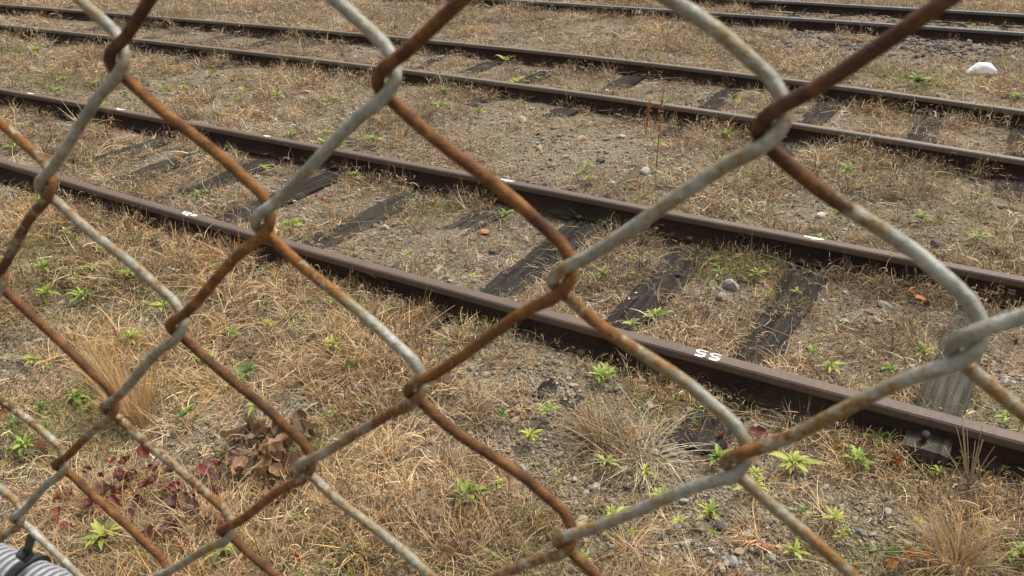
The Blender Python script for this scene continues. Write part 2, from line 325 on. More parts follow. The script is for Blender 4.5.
# ------------------------------------------------------------------ sleepers
TIM = [mat_timber('dark_tarred_timber', (0.011, 0.009, 0.008), (0.046, 0.039, 0.033), (0.043, 0.036, 0.028)),
       mat_timber('weathered_timber', (0.017, 0.0145, 0.0115), (0.06, 0.052, 0.04), (0.045, 0.043, 0.028)),
       mat_timber('grey_weathered_timber', (0.03, 0.026, 0.02), (0.085, 0.074, 0.056), (0.06, 0.056, 0.037))]
def sleeper_mesh(seed, w=0.225, L=2.45, h=0.14, groove_k=1.0):
    nx_, ny_ = 13, 60; us = np.linspace(-w / 2, w / 2, nx_); vs_ = np.linspace(-L / 2, L / 2, ny_)
    U, Vv = np.meshgrid(us, vs_); r_ = np.random.default_rng(seed)
    groove = np.zeros_like(U)
    for _ in range(5):
        c0 = r_.uniform(-w * 0.42, w * 0.42); amp = r_.uniform(0.004, 0.016) * groove_k; wob = r_.uniform(-0.01, 0.01); s0, s1 = sorted(r_.uniform(-L / 2, L / 2, 2))
        cl = c0 + wob * np.sin(Vv * 2 + seed); groove -= amp * np.exp(-((U - cl) / 0.008) ** 2) * sm(s0, s0 + 0.15, Vv) * (1 - sm(s1 - 0.15, s1, Vv))
    z = groove - 0.006 * vn(U, Vv * 0.2, 0.04, seed) - 0.012 * vn(U, Vv, 0.4, seed + 5) - 0.02 * sm(w / 2 - 0.03, w / 2, np.abs(U)) * vn(U * 0, Vv, 0.2, seed + 9)
    Ux = U + (vn(U * 0 + np.sign(U), Vv, 0.25, seed + 3) - 0.5) * 0.02 * np.abs(U) / (w / 2)
    V = [np.stack([Ux, Vv, z], -1).reshape(-1, 3)]
    top = np.arange(nx_ * ny_).reshape(ny_, nx_)
    f = [np.stack([top[:-1, :-1], top[:-1, 1:], top[1:, 1:], top[1:, :-1]], -1).reshape(-1, 4)]
    ring = np.concatenate([top[0, :], top[1:, -1], top[-1, -2::-1], top[-2:0:-1, 0]])
    b = V[0][ring].copy(); b[:, 2] = -h; nb = len(V[0]); V.append(b)
    m = len(ring); bi = nb + np.arange(m)
    f.append(np.stack([ring, bi, np.roll(bi, -1), np.roll(ring, -1)], -1))
    return mesh_np('sleeper', np.concatenate(V), np.concatenate(f), smooth=False)
SM = [sleeper_mesh(s) for s in range(4)] + [sleeper_mesh(4, groove_k=0.25)]
def spike_mesh():
    bm = bmesh.new()
    bmesh.ops.create_cone(bm, cap_ends=True, segments=8, radius1=0.011, radius2=0.011, depth=0.045, matrix=Matrix.Translation((0, 0, 0.02)))
    bmesh.ops.create_uvsphere(bm, u_segments=10, v_segments=6, radius=0.021, matrix=Matrix.Translation((0.004, 0, 0.045)) @ Matrix.Diagonal((1.2, 1, 0.55, 1)))
    me = bpy.data.meshes.new('spike'); bm.to_mesh(me); bm.free(); me.materials.append(W); return me
SPK = spike_mesh()
ORD = ['first', 'second', 'third', 'fourth', 'fifth', 'sixth', 'seventh', 'eighth', 'ninth', 'tenth', 'eleventh', 'twelfth', 'thirteenth', 'fourteenth', 'fifteenth', 'sixteenth', 'seventeenth', 'eighteenth', 'nineteenth', 'twentieth',
       'twenty-first', 'twenty-second', 'twenty-third', 'twenty-fourth', 'twenty-fifth', 'twenty-sixth', 'twenty-seventh', 'twenty-eighth', 'twenty-ninth', 'thirtieth', 'thirty-first', 'thirty-second', 'thirty-third', 'thirty-fourth', 'thirty-fifth', 'thirty-sixth', 'thirty-seventh', 'thirty-eighth', 'thirty-ninth', 'fortieth']
TN = ['nearest track', 'middle track', 'farthest track']
T1_LOOK = {0.05: ('grey weathered sleeper with a bare end and bolt standing out beside the nearest rail', 2), -0.80: ('dark wide sleeper just right of the painted 55, bare across the nearest track', 0), -1.47: ('black grained sleeper with two white specks in the nearest track', 0),
           -2.235: ('brown-black sleeper partly under dry grass, left of the one with white specks', 0), -2.92: ('greyish split sleeper with mossy top in the nearest track', 1), -3.60: ('flat grey-brown sleeper almost flush with the gravel in the nearest track', 1),
           -4.41: ('dark sleeper whose end shows beyond the nearest rail by the smeared number', 0)}
for ti, (ka, kb, L) in enumerate(TRACKS):
    vis = sorted(L, key=lambda s: -s[0])
    for n, (sx, rz, dz) in enumerate(vis):
        yc = (float(ry(ka, sx)) + float(ry(kb, sx))) / 2
        me = SM[4] if sx == 0.05 else SM[n % 4]
        look = T1_LOOK.get(sx) if ti == 0 else None
        mi = look[1] if look else (0 if (ti and sx > -7) or n % 3 == 0 else 1)
        o = bpy.data.objects.new('sleeper', me); col.objects.link(o)
        if not me.materials: me.materials.append(TIM[0])
        o.material_slots[0].link = 'OBJECT'; o.material_slots[0].material = TIM[mi]
        o.location = (sx, yc, dz + (0.012 if ti == 1 else 0.004)); o.rotation_euler.z = rz
        if ti == 0 and sx == 0.05: o.location.y += 0.33; o.scale.x = 0.8; o.rotation_euler.x = -0.05
        lab = look[0] if look else f"{'dark' if mi == 0 else 'weathered'} timber sleeper in the {TN[ti]}, {ORD[n]} counted from the right"
        tag(o, lab, 'sleeper', f'sleepers of the {TN[ti]}')
        if ti < 2:
            for kk in (ka, kb):
                for s in (-1, 1):
                    sp = bpy.data.objects.new('spike', SPK); col.objects.link(sp); sp.parent = o
                    sp.location = (s * 0.045 + (0.03 if ti == 0 and sx == 0.05 else 0), float(ry(kk, sx)) + s * 0.092 - o.location.y, -0.02); sp.rotation_euler.z = -s * math.pi / 2
o = None
# white specks on the black sleeper
SPECK = mat_plain('white_fleck', (0.75, 0.75, 0.72), 0.7, 300, 0.2)

# ------------------------------------------------------------------ strips of dead plant matter
class Strips:
    def __init__(s): s.V, s.F, s.C, s.n = [], [], [], 0
    def add(s, base, az, el, L, curl, droop, w, colr, Kp=5, clear=0.003, fold=None, ground=True):
        N = len(base); P = np.zeros((N, Kp, 3)); P[:, 0] = base; D = np.zeros((N, Kp, 3))
        for k in range(Kp):
            t = k / (Kp - 1); a = az + curl * t; e = el - droop * t
            D[:, k] = np.stack([np.cos(e) * np.cos(a), np.cos(e) * np.sin(a), np.sin(e)], -1)
            if k: P[:, k] = P[:, k - 1] + (D[:, k - 1] + D[:, k]) / 2 * (L / (Kp - 1))[:, None]
        if ground:
            g = gh(P[:, :, 0], P[:, :, 1]) + clear + (rng.random((N, 1)) * 0.012); P[:, 1:, 2] = np.maximum(P[:, 1:, 2], g[:, 1:])
        tw = rng.uniform(-1.0, 1.0, N)[:, None] if fold is None else fold[:, None]
        hz = np.stack([-np.sin(az[:, None] + curl[:, None] * np.linspace(0, 1, Kp)), np.cos(az[:, None] + curl[:, None] * np.linspace(0, 1, Kp)), np.zeros((N, Kp))], -1)
        upv = np.cross(hz, D) * -1
        side = hz * np.cos(tw)[..., None] + upv * np.sin(tw)[..., None]
        taper = np.linspace(1, 0.25, Kp)[None, :, None]
        off = side * (w[:, None, None] / 2) * taper
        V = np.stack([P - off, P + off], 2).reshape(-1, 3)
        b = s.n + (np.arange(N)[:, None] * Kp + np.arange(Kp - 1)[None]) * 2
        s.F.append(np.stack([b, b + 1, b + 3, b + 2], -1).reshape(-1, 4)); s.V.append(V); s.n += len(V)
        shade = np.linspace(0.8, 1.1, Kp)[None, :, None] * np.ones((N, 1, 1))
        s.C.append(np.repeat((colr[:, None, :] * (shade * 0 + 1)), 2, axis=1).reshape(-1, 3) if False else np.repeat(colr, Kp * 2, axis=0))
    def mesh(s, name): return mesh_np(name, np.concatenate(s.V), np.concatenate(s.F), np.concatenate(s.C))
STRAW = mat_attr('dry_straw', 0.8, 0.25, 0.3, 90, 0.25)
PAL = np.array([(0.56, 0.465, 0.30), (0.45, 0.355, 0.225), (0.31, 0.23, 0.145), (0.21, 0.138, 0.09), (0.68, 0.6, 0.44), (0.215, 0.185, 0.14), (0.5, 0.3, 0.12), (0.1, 0.075, 0.055)])
PW = np.array([0.17, 0.17, 0.17, 0.15, 0.1, 0.11, 0.04, 0.09]); PW /= PW.sum()
def straw_col(n, w=PW, sat=1.0):
    c = PAL[rng.choice(len(PAL), n, p=w)] * rng.uniform(0.75, 1.15, (n, 1)); return c
# polar sampling round the place where one looks from: dense near, sparse far
def polar(n, r0, r1, a0=-78, a1=14, pw=0.62):
    u = rng.random(n); r = (r0 ** pw + u * (r1 ** pw - r0 ** pw)) ** (1 / pw); a = np.radians(rng.uniform(a0, a1, n))
    return r * np.sin(a), r * np.cos(a), r
GRAVEL = [(at(*p), r) for p, r in (((560, 222), .35), ((480, 240), .3), ((728, 285), .28), ((600, 150), .8), ((545, 150), .6), ((730, 545), .3), ((470, 130), .5), ((600, 500), .25), ((560, 385), .3), ((900, 60), .7), ((980, 45), 1.3), ((640, 160), .5), ((840, 340), .35), ((200, 80), .7), ((420, 225), .3), ((260, 330), .35), ((520, 440), .3), ((650, 470), .3), ((870, 500), .2), ((700, 90), .6), ((932, 462), .16))]
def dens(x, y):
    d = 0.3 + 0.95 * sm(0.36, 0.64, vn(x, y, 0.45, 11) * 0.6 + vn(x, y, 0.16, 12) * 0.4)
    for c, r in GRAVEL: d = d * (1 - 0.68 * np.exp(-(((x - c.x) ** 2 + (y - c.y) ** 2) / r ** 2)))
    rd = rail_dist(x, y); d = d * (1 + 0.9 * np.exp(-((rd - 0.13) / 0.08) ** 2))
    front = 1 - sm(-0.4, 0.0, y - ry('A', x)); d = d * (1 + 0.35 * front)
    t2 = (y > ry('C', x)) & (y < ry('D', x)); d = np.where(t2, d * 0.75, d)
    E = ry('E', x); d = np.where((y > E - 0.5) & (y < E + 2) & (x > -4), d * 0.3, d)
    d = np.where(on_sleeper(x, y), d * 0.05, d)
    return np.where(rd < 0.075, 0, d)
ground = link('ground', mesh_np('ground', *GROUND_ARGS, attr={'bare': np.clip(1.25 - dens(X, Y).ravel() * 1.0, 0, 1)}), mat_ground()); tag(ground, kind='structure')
mat_s = Strips()
# low tangled clumps, many shapes, scattered by geometry nodes (nobody could count them)
def clump_mesh(kind, seed):
    global rng
    keep_rng = rng; rng = np.random.default_rng(1000 + seed); q = Strips()
    if kind == 'flat':
        N = 34; b = np.stack([rng.normal(0, 0.05, N), rng.normal(0, 0.05, N), rng.uniform(0.0, 0.03, N)], -1)
        q.add(b, rng.uniform(0, 6.283, N), rng.normal(0.22, 0.3, N), rng.uniform(0.04, 0.12, N), rng.normal(0, 1.2, N), rng.normal(0.5, 0.7, N), rng.uniform(0.0022, 0.0046, N), straw_col(N), Kp=5, ground=False)
    elif kind == 'curl':
        N = 40; hh = 0.075; b = np.stack([rng.normal(0, 0.028, N), rng.normal(0, 0.028, N), rng.random(N) ** 1.5 * hh], -1)
        q.add(b, rng.uniform(0, 6.283, N), rng.normal(0.55, 0.6, N), rng.uniform(0.025, 0.075, N), rng.normal(0, 2.4, N), rng.normal(0.4, 1.5, N), rng.uniform(0.002, 0.004, N), straw_col(N), Kp=6, ground=False)
    elif kind == 'tuft':
        N = 30; a_ = rng.uniform(0, 6.283, N); b = np.stack([0.02 * np.cos(a_), 0.02 * np.sin(a_), np.zeros(N)], -1) * rng.random((N, 1))
        q.add(b, a_ + rng.normal(0, 0.5, N), rng.normal(0.95, 0.35, N), rng.uniform(0.05, 0.13, N), rng.normal(0, 0.7, N), rng.normal(1.0, 0.6, N), rng.uniform(0.002, 0.0042, N), straw_col(N), Kp=6, ground=False)
    else:
        N = 22; a_ = rng.uniform(0, 6.283, N); b = np.stack([0.03 * np.cos(a_), 0.03 * np.sin(a_), np.zeros(N)], -1) * rng.random((N, 1))
        q.add(b, a_ + rng.normal(0, 0.6, N), rng.normal(0.7, 0.4, N), rng.uniform(0.1, 0.23, N), rng.normal(0, 0.6, N), rng.normal(0.9, 0.5, N), rng.uniform(0.0024, 0.0044, N), PAL[rng.choice([0, 1, 4, 6, 2], N, p=[.3, .25, .15, .2, .1])], Kp=7, ground=False)
    V = np.concatenate(q.V); V[:, 2] = np.maximum(V[:, 2], 0.001 + 0.004 * np.abs(np.sin(V[:, 0] * 900)))
    C = np.concatenate(q.C)
    me = mesh_np('clump', V, np.concatenate(q.F), C); me.materials.append(STRAW_I); rng = keep_rng
    return me
def mat_instanced(name, rough=0.8, trans=0.25):
    m = NT(name); a = m.n('Attribute', attribute_name='col'); t = m.n('Attribute', attribute_name='tint', attribute_type='INSTANCER')
    c = m.mix(1.0, a.outputs['Color'], t.outputs['Color'], 'MULTIPLY'); m.done(c, rough, spec=0.25)
    tr = m.n('BsdfTranslucent'); m.l(c, tr.inputs[0]); x = m.n('MixShader'); x.inputs[0].default_value = trans
    m.l(m.b.outputs[0], x.inputs[1]); m.l(tr.outputs[0], x.inputs[2]); m.l(x.outputs[0], m.out.inputs[0]); return m.m
STRAW_I = mat_instanced('dry_straw_clumps')
clumps = bpy.data.collections.new('straw_clump_shapes')           # not linked to the scene: only instanced
kinds = ['flat'] * 5 + ['curl'] * 5 + ['tuft'] * 4 + ['long'] * 4
for i_, kd in enumerate(kinds): clumps.objects.link(bpy.data.objects.new(f'clump_{i_:02d}', clump_mesh(kd, i_)))
n = 74000
cx, cy, cr = polar(n, 1.0, 26); d_ = dens(cx, cy); keep = rng.random(n) < d_ / 2.4; cx, cy, cr, d_ = cx[keep], cy[keep], cr[keep], d_[keep]; n = len(cx)
rd = rail_dist(cx, cy); nearrail = np.exp(-((rd - 0.14) / 0.08) ** 2); fluffy = vn(cx, cy, 0.35, 31)
r_ = rng.random(n); pc = 0.22 + 0.5 * nearrail + 0.35 * (fluffy - 0.5); pt = 0.2 + 0.15 * (vn(cx, cy, 0.6, 33) - 0.5)
kidx = np.where(r_ < pc, rng.integers(5, 10, n), np.where(r_ < pc + pt, rng.integers(10, 14, n), rng.integers(0, 5, n)))
lz = (rng.random(n) < np.where(cy < ry('A', cx) - 0.25, 0.3 * sm(0.35, 0.65, vn(cx, cy, 0.5, 51)) + 0.08, 0.02)); kidx = np.where(lz, rng.integers(14, 18, n), kidx)
far = np.sqrt(np.maximum(cr, 3) / 3.0)
sc_ = rng.uniform(0.6, 1.15, n) * (0.75 + 0.5 * np.minimum(d_, 1.5) / 1.5) * far ** 0.75
sc_ = np.where((rd < 0.11) & (kidx >= 10), sc_ * 0.6, sc_)
tone = np.array([(1.0, 1.0, 1.0), (1.12, 1.08, 1.02), (1.02, 0.95, 0.86), (0.76, 0.7, 0.64), (0.88, 0.9, 0.92), (1.08, 0.84, 0.62), (0.55, 0.48, 0.42)])
ti_ = rng.choice(7, n, p=[.23, .17, .15, .14, .13, .06, .12]); patch = vn(cx, cy, 0.7, 35)
tint = tone[ti_] * (0.72 + 0.56 * patch)[:, None] * rng.uniform(0.75, 1.25, (n, 1)) * np.where((cy < ry('A', cx))[:, None], np.array([[1.03, 0.97, 0.88]]), np.array([[1.0, 0.985, 0.96]]))
pm = bpy.data.meshes.new('dry_grass'); pm.vertices.add(n); pm.vertices.foreach_set('co', np.stack([cx, cy, gh(cx, cy) - 0.002], -1).astype(np.float32).ravel())
for nm, ty, key, val in (('pick', 'INT', 'value', kidx.astype(np.int32)), ('size', 'FLOAT', 'value', sc_.astype(np.float32)), ('turn', 'FLOAT_VECTOR', 'vector', np.stack([rng.normal(0, 0.12, n), rng.normal(0, 0.12, n), rng.uniform(0, 6.283, n)], -1).astype(np.float32)), ('tint', 'FLOAT_COLOR', 'color', np.concatenate([tint, np.ones((n, 1))], -1).astype(np.float32))):
    at_ = pm.attributes.new(nm, ty, 'POINT'); at_.data.foreach_set(key, val.ravel())
ng = bpy.data.node_groups.new('scatter_clumps', 'GeometryNodeTree'); ng.interface.new_socket('Geometry', in_out='INPUT', socket_type='NodeSocketGeometry'); ng.interface.new_socket('Geometry', in_out='OUTPUT', socket_type='NodeSocketGeometry')
N_ = lambda t: ng.nodes.new(t); gi, go = N_('NodeGroupInput'), N_('NodeGroupOutput'); ip = N_('GeometryNodeInstanceOnPoints'); ci2 = N_('GeometryNodeCollectionInfo'); ci2.inputs['Collection'].default_value = clumps; ci2.inputs['Separate Children'].default_value = True; ci2.inputs['Reset Children'].default_value = True
def attr_in(nm, ty):
    a_ = N_('GeometryNodeInputNamedAttribute'); a_.data_type = ty; a_.inputs['Name'].default_value = nm; return [o_ for o_ in a_.outputs if o_.enabled and o_.name == 'Attribute'][0]
ng.links.new(gi.outputs[0], ip.inputs['Points']); ng.links.new(ci2.outputs[0], ip.inputs['Instance']); ip.inputs['Pick Instance'].default_value = True
ng.links.new(attr_in('pick', 'INT'), ip.inputs['Instance Index']); ng.links.new(attr_in('size', 'FLOAT'), ip.inputs['Scale']); ng.links.new(attr_in('turn', 'FLOAT_VECTOR'), ip.inputs['Rotation']); ng.links.new(ip.outputs[0], go.inputs[0])
dgo = link('dry_grass', pm); md = dgo.modifiers.new('scatter', 'NODES'); md.node_group = ng
tag(dgo, 'tangled mat of dead straw-coloured grass and weeds over the gravel', 'dry grass', kind='stuff')
# loose long straws lying about
n = 3200; cx, cy, cr = polar(n, 1.2, 18); k = (rng.random(n) < np.minimum(1, 0.3 + dens(cx, cy)) * np.where(on_sleeper(cx, cy), 0.3, 1)) & (rail_dist(cx, cy) > 0.08); cx, cy, cr = cx[k], cy[k], cr[k]; N = len(cx)
mat_s.add(np.stack([cx, cy, gh(cx, cy) + rng.uniform(0.005, 0.05, N)], -1), rng.uniform(0, 6.283, N), rng.normal(0.12, 0.2, N), rng.uniform(0.1, 0.26, N), rng.normal(0, 0.5, N), rng.normal(0.3, 0.3, N), rng.uniform(0.0018, 0.003, N) * np.sqrt(np.maximum(cr, 2.5) / 3), PAL[rng.choice([0, 1, 4], N)] * rng.uniform(0.9, 1.2, (N, 1)), Kp=6)
# fine upright dead stalks
n = 2600; cx, cy, cr = polar(n, 1.6, 22); k = (rng.random(n) < dens(cx, cy) * 0.6) & (rail_dist(cx, cy) > 0.08) & ~on_sleeper(cx, cy); cx, cy, cr = cx[k], cy[k], cr[k]; N = len(cx)
mat_s.add(np.stack([cx, cy, gh(cx, cy)], -1), rng.uniform(0, 6.283, N), rng.normal(1.15, 0.25, N), rng.uniform(0.07, 0.17, N), rng.normal(0, 0.5, N), rng.normal(0.3, 0.5, N), rng.uniform(0.0018, 0.003, N) * np.sqrt(np.maximum(cr, 2.5) / 3), PAL[rng.choice([2, 3, 5, 0], N)], Kp=4)
dg = link('loose_straw', mat_s.mesh('loose_straw'), STRAW); tag(dg, 'loose single straws and thin dead stems strewn over the grass mat', 'straw', kind='stuff')

# thin green sprouts and moss-like growth in patches
gs = Strips()
for (px, py), rad, cnt_ in (((20, 430), .12, 160), ((55, 405), .14, 160), ((150, 545), .14, 160), ((235, 560), .12, 200), ((745, 252), .17, 420), ((300, 440), .12, 120), ((480, 330), .12, 120), ((60, 88), .5, 260), ((35, 55), .8, 260), ((917, 84), .35, 320), ((345, 315), .2, 140), ((640, 395), .15, 120), ((700, 400), .15, 140), ((30, 270), .2, 150), ((430, 215), .2, 100), ((1000, 430), .12, 140), ((850, 560), .12, 140), ((900, 100), .3, 120), ((560, 345), .2, 120), ((500, 575), .15, 150), ((330, 560), .12, 150), ((980, 12), 1.0, 400), ((90, 290), .25, 160), ((160, 380), .15, 120), ((800, 300), .2, 100), ((1010, 570), .12, 120), ((40, 250), .25, 200), ((120, 320), .25, 160), ((400, 100), .6, 200), ((620, 215), .15, 120), ((720, 265), .15, 160), ((690, 200), .4, 160), ((950, 230), .3, 200), ((870, 165), .4, 160), ((250, 470), .2, 120), ((80, 440), .14, 200), ((560, 520), .2, 140), ((880, 450), .15, 160), ((140, 100), .6, 200)):
    c = at(px, py); N = int(cnt_ * 2.2); x = c.x + rng.normal(0, rad, N); y = c.y + rng.normal(0, rad, N); k = rail_dist(x, y) > 0.06; x, y = x[k], y[k]; N = len(x); q = max(1.0, math.sqrt(c.length / 3.5))
    gs.add(np.stack([x, y, gh(x, y) + rng.uniform(0.02, 0.065, N)], -1), rng.uniform(0, 6.28, N), rng.normal(0.6, 0.4, N), rng.uniform(0.015, 0.05, N) * q, rng.normal(0, 0.8, N), rng.normal(0.8, 0.6, N), rng.uniform(0.003, 0.007, N) * q, np.array([(0.2, 0.23, 0.045), (0.12, 0.16, 0.03), (0.28, 0.29, 0.075), (0.22, 0.19, 0.06)])[rng.choice(4, N)] * rng.uniform(0.8, 1.2, (N, 1)), Kp=3)
tag(link('low_greenery', gs.mesh('low_greenery'), mat_attr('low_greenery', 0.7, 0.2, 0.3, 60, 0.25)), 'thin patches of small green sprouts and moss among the straw', 'greenery', kind='stuff')

# crumbs: leaf fragments, bark, litter
n = 26000; cx, cy, cr = polar(n, 1.1, 18); k = (rail_dist(cx, cy) > 0.05) & ~(on_sleeper(cx, cy) & (rng.random(n) < 0.7)); cx, cy, cr = cx[k], cy[k], cr[k]; N = len(cx)
lit = Strips(); lp = np.array([(0.12, 0.065, 0.04), (0.2, 0.13, 0.08), (0.3, 0.22, 0.14), (0.06, 0.045, 0.035), (0.4, 0.33, 0.23), (0.16, 0.07, 0.035)])
lit.add(np.stack([cx, cy, gh(cx, cy) + 0.004], -1), rng.uniform(0, 6.28, N), rng.normal(0.2, 0.3, N), rng.uniform(0.012, 0.03, N), rng.normal(0, 0.5, N), rng.normal(0.3, 0.5, N), rng.uniform(0.004, 0.011, N) * np.sqrt(np.maximum(cr, 3) / 3), lp[rng.choice(6, N, p=[.22, .26, .2, .14, .1, .08])], Kp=3)
tag(link('plant_litter', lit.mesh('plant_litter'), mat_attr('plant_litter', 0.9, 0.1, 0.3, 60)), 'fine brown litter of broken leaves and stems on the gravel', 'litter', kind='stuff')

# ------------------------------------------------------------------ small gravel
ico = bmesh.new(); bmesh.ops.create_icosphere(ico, subdivisions=1, radius=1.0); iv = np.array([v.co[:] for v in ico.verts]); ifc = np.array([[v.index for v in f.verts] for f in ico.faces]); ico.free()
def pebbles(name, x, y, size, colr, flat=0.6, sink=0.35):
    N = len(x); V = np.repeat(iv[None], N, 0) * (1 + rng.normal(0, 0.13, (N, len(iv), 1)))
    sc = np.stack([size * rng.uniform(0.75, 1.35, N), size * rng.uniform(0.7, 1.1, N), size * rng.uniform(0.4, 0.85, N) * flat / 0.6], -1); V = V * sc[:, None]
    a = rng.uniform(0, 6.283, N); t = rng.normal(0, 0.3, N)
    c, s = np.cos(t)[:, None], np.sin(t)[:, None]; yv, zv = V[..., 1] * c - V[..., 2] * s, V[..., 1] * s + V[..., 2] * c
    c, s = np.cos(a)[:, None], np.sin(a)[:, None]; xv, yv = V[..., 0] * c - yv * s, V[..., 0] * s + yv * c
    P = np.stack([xv + x[:, None], yv + y[:, None], zv + (gh(x, y) + sc[:, 2] * (1 - sink) * 0.6)[:, None]], -1).reshape(-1, 3)
    Fi = (ifc[None] + (np.arange(N) * len(iv))[:, None, None]).reshape(-1, 3)
    return mesh_np(name, P, Fi, np.repeat(colr, len(iv), axis=0), smooth=False)
GP = np.array([(0.27, 0.22, 0.155), (0.35, 0.285, 0.195), (0.22, 0.195, 0.16), (0.14, 0.115, 0.09), (0.42, 0.37, 0.285), (0.24, 0.16, 0.1), (0.28, 0.265, 0.235)])
n = 64000; cx, cy, cr = polar(n, 1.1, 18, pw=0.4); gm = 1.1 - 0.85 * np.minimum(1, dens(cx, cy) / 1.1)
k = (rail_dist(cx, cy) > 0.05) & (rng.random(n) < gm) & ~(on_sleeper(cx, cy) & (rng.random(n) < 0.85)); cx, cy, cr = cx[k], cy[k], cr[k]; N = len(cx)
sz = rng.gamma(2.6, 0.0022, N) * np.sqrt(np.maximum(cr, 2.5) / 3.2) + 0.0032; sz = np.minimum(sz, 0.024)
GRV = mat_attr('gravel_stone', 0.85, 0.3, 0.45, 140)
tag(link('gravel', pebbles('gravel', cx, cy, sz, GP[rng.choice(7, N, p=[.22, .18, .2, .16, .08, .08, .08])] * rng.uniform(0.7, 1.15, (N, 1))), GRV), 'loose tan and grey gravel scattered over the yard', 'gravel', kind='stuff')
# dark ballast at the farthest track
n = 3000; cx = rng.uniform(-5, 2.5, n); cy = 11.9 + rng.normal(0, 0.9, n); cy = np.where(cy < 10.3, cy + 1.4, cy); k = (rng.random(n) < sm(-5, -1.5, cx) * 1.0 + 0.1) & (rail_dist(cx, cy) > 0.06); cx, cy = cx[k], cy[k]; N = len(cx)
tag(link('ballast', pebbles('ballast', cx, cy, rng.uniform(0.018, 0.042, N), np.array([(0.1, 0.08, 0.075), (0.16, 0.14, 0.13), (0.075, 0.055, 0.05), (0.22, 0.18, 0.15)])[rng.choice(4, N)]), GRV), 'dark brown crushed stone ballast beside the farthest track', 'ballast', kind='stuff')

# ------------------------------------------------------------------ zones for labels
def zone(p):
    x, y = p[0], p[1]; A, B, C, D, E = (float(ry(k, x)) for k in 'ABCDE')
    if y < A - 0.75: return 'close behind the fence'
    if y < A: return 'just before the nearest rail'
    if y < B: return 'inside the nearest track'
    if y < C: return 'between the two nearer tracks'
    if y < D: return 'inside the middle track'
    return 'beyond the middle track'
def ground_pt(px, py):
    z = 0.0
    for _ in range(3): p = at(px, py, z); z = float(gh(p.x, p.y))
    return Vector((p.x, p.y, z))

# ------------------------------------------------------------------ numbered stones one can pick out
def stone_mesh(seed):
    bm = bmesh.new(); bmesh.ops.create_icosphere(bm, subdivisions=2, radius=1.0); r_ = random.Random(seed)
    planes = [(Vector((r_.gauss(0, 1), r_.gauss(0, 1), r_.gauss(0, 1))).normalized(), r_.uniform(0.45, 0.8)) for _ in range(11)]
    for v in bm.verts:
        for n_, d in planes:
            e = v.co.dot(n_) - d
            if e > 0: v.co -= n_ * e * 0.9
        v.co *= 1 + r_.uniform(-0.04, 0.04)
    me = bpy.data.meshes.new('stone'); bm.to_mesh(me); bm.free()
    for p in me.polygons: p.use_smooth = seed % 4 == 0
    return me
STM = [stone_mesh(s) for s in range(8)]
SMAT = {'tan': mat_stone('tan_stone', (0.3, 0.23, 0.15), (0.42, 0.34, 0.23)), 'grey': mat_stone('grey_stone', (0.2, 0.19, 0.175), (0.33, 0.31, 0.28)), 'dark grey': mat_stone('dark_stone', (0.06, 0.055, 0.05), (0.13, 0.12, 0.11)),
        'whitish': mat_stone('whitish_stone', (0.34, 0.31, 0.25), (0.46, 0.42, 0.35)), 'reddish': mat_stone('reddish_stone', (0.26, 0.11, 0.06), (0.38, 0.18, 0.1))}
ST = [(941, 112, 15, 'tan'), (722, 571, 15, 'tan'), (734, 564, 15, 'grey'), (764, 546, 14, 'reddish'), (702, 529, 17, 'tan'), (739, 552, 13, 'tan'), (757, 551, 13, 'dark grey'), (771, 559, 12, 'grey'), (721, 527, 15, 'dark grey'), (581, 526, 25, 'tan'), (591, 553, 15, 'grey'),
      (596, 489, 12, 'whitish'), (586, 494, 10, 'grey'), (499, 538, 16, 'tan'), (497, 527, 11, 'grey'), (649, 407, 16, 'whitish'), (637, 435, 10, 'reddish'), (517, 541, 12, 'tan'), (522, 470, 12, 'grey'), (493, 253, 13, 'dark grey'), (485, 234, 13, 'reddish'), (434, 251, 9, 'tan'), (439, 268, 10, 'tan'),
      (482, 225, 10, 'tan'), (385, 229, 12, 'tan'), (732, 289, 20, 'grey'), (721, 299, 13, 'grey'), (739, 280, 12, 'dark grey'), (779, 265, 17, 'grey'), (844, 322, 11, 'whitish'), (876, 320, 13, 'tan'), (897, 372, 13, 'grey'), (821, 217, 12, 'whitish'), (937, 247, 16, 'dark grey'), (922, 350, 12, 'grey'), (712, 284, 10, 'tan'),
      (884, 307, 14, 'grey'), (614, 70, 11, 'grey'), (582, 140, 12, 'tan'), (522, 122, 12, 'tan'), (646, 173, 13, 'whitish'), (611, 186, 13, 'whitish'), (601, 162, 9, 'dark grey'), (502, 53, 8, 'whitish'), (969, 42, 8, 'whitish'), (859, 182, 14, 'grey'), (812, 148, 9, 'tan'), (971, 170, 13, 'tan'), (307, 359, 10, 'whitish'), (142, 321, 10, 'grey'),
      (540, 150, 10, 'tan'), (566, 158, 9, 'grey'), (622, 138, 9, 'tan'), (455, 252, 8, 'grey'), (526, 240, 9, 'tan'), (548, 228, 8, 'tan'), (700, 300, 9, 'grey'), (745, 300, 10, 'tan'), (860, 345, 10, 'tan'), (902, 340, 9, 'whitish'), (686, 545, 12, 'grey'), (660, 560, 11, 'tan'), (710, 552, 11, 'whitish'), (748, 572, 12, 'tan'), (625, 545, 10, 'grey'), (538, 555, 10, 'grey'),
      (345, 405, 10, 'grey'), (365, 420, 9, 'tan'), (560, 455, 10, 'grey'), (575, 480, 9, 'tan'), (668, 452, 10, 'grey'), (690, 480, 9, 'tan'), (855, 520, 10, 'grey'), (805, 100, 8, 'tan'), (790, 92, 7, 'whitish'), (702, 82, 8, 'tan'), (692, 76, 7, 'tan'), (868, 88, 9, 'grey'), (846, 60, 8, 'grey'), (990, 78, 10, 'dark grey'), (1012, 60, 9, 'grey'), (925, 38, 8, 'grey')]
cnt = {}
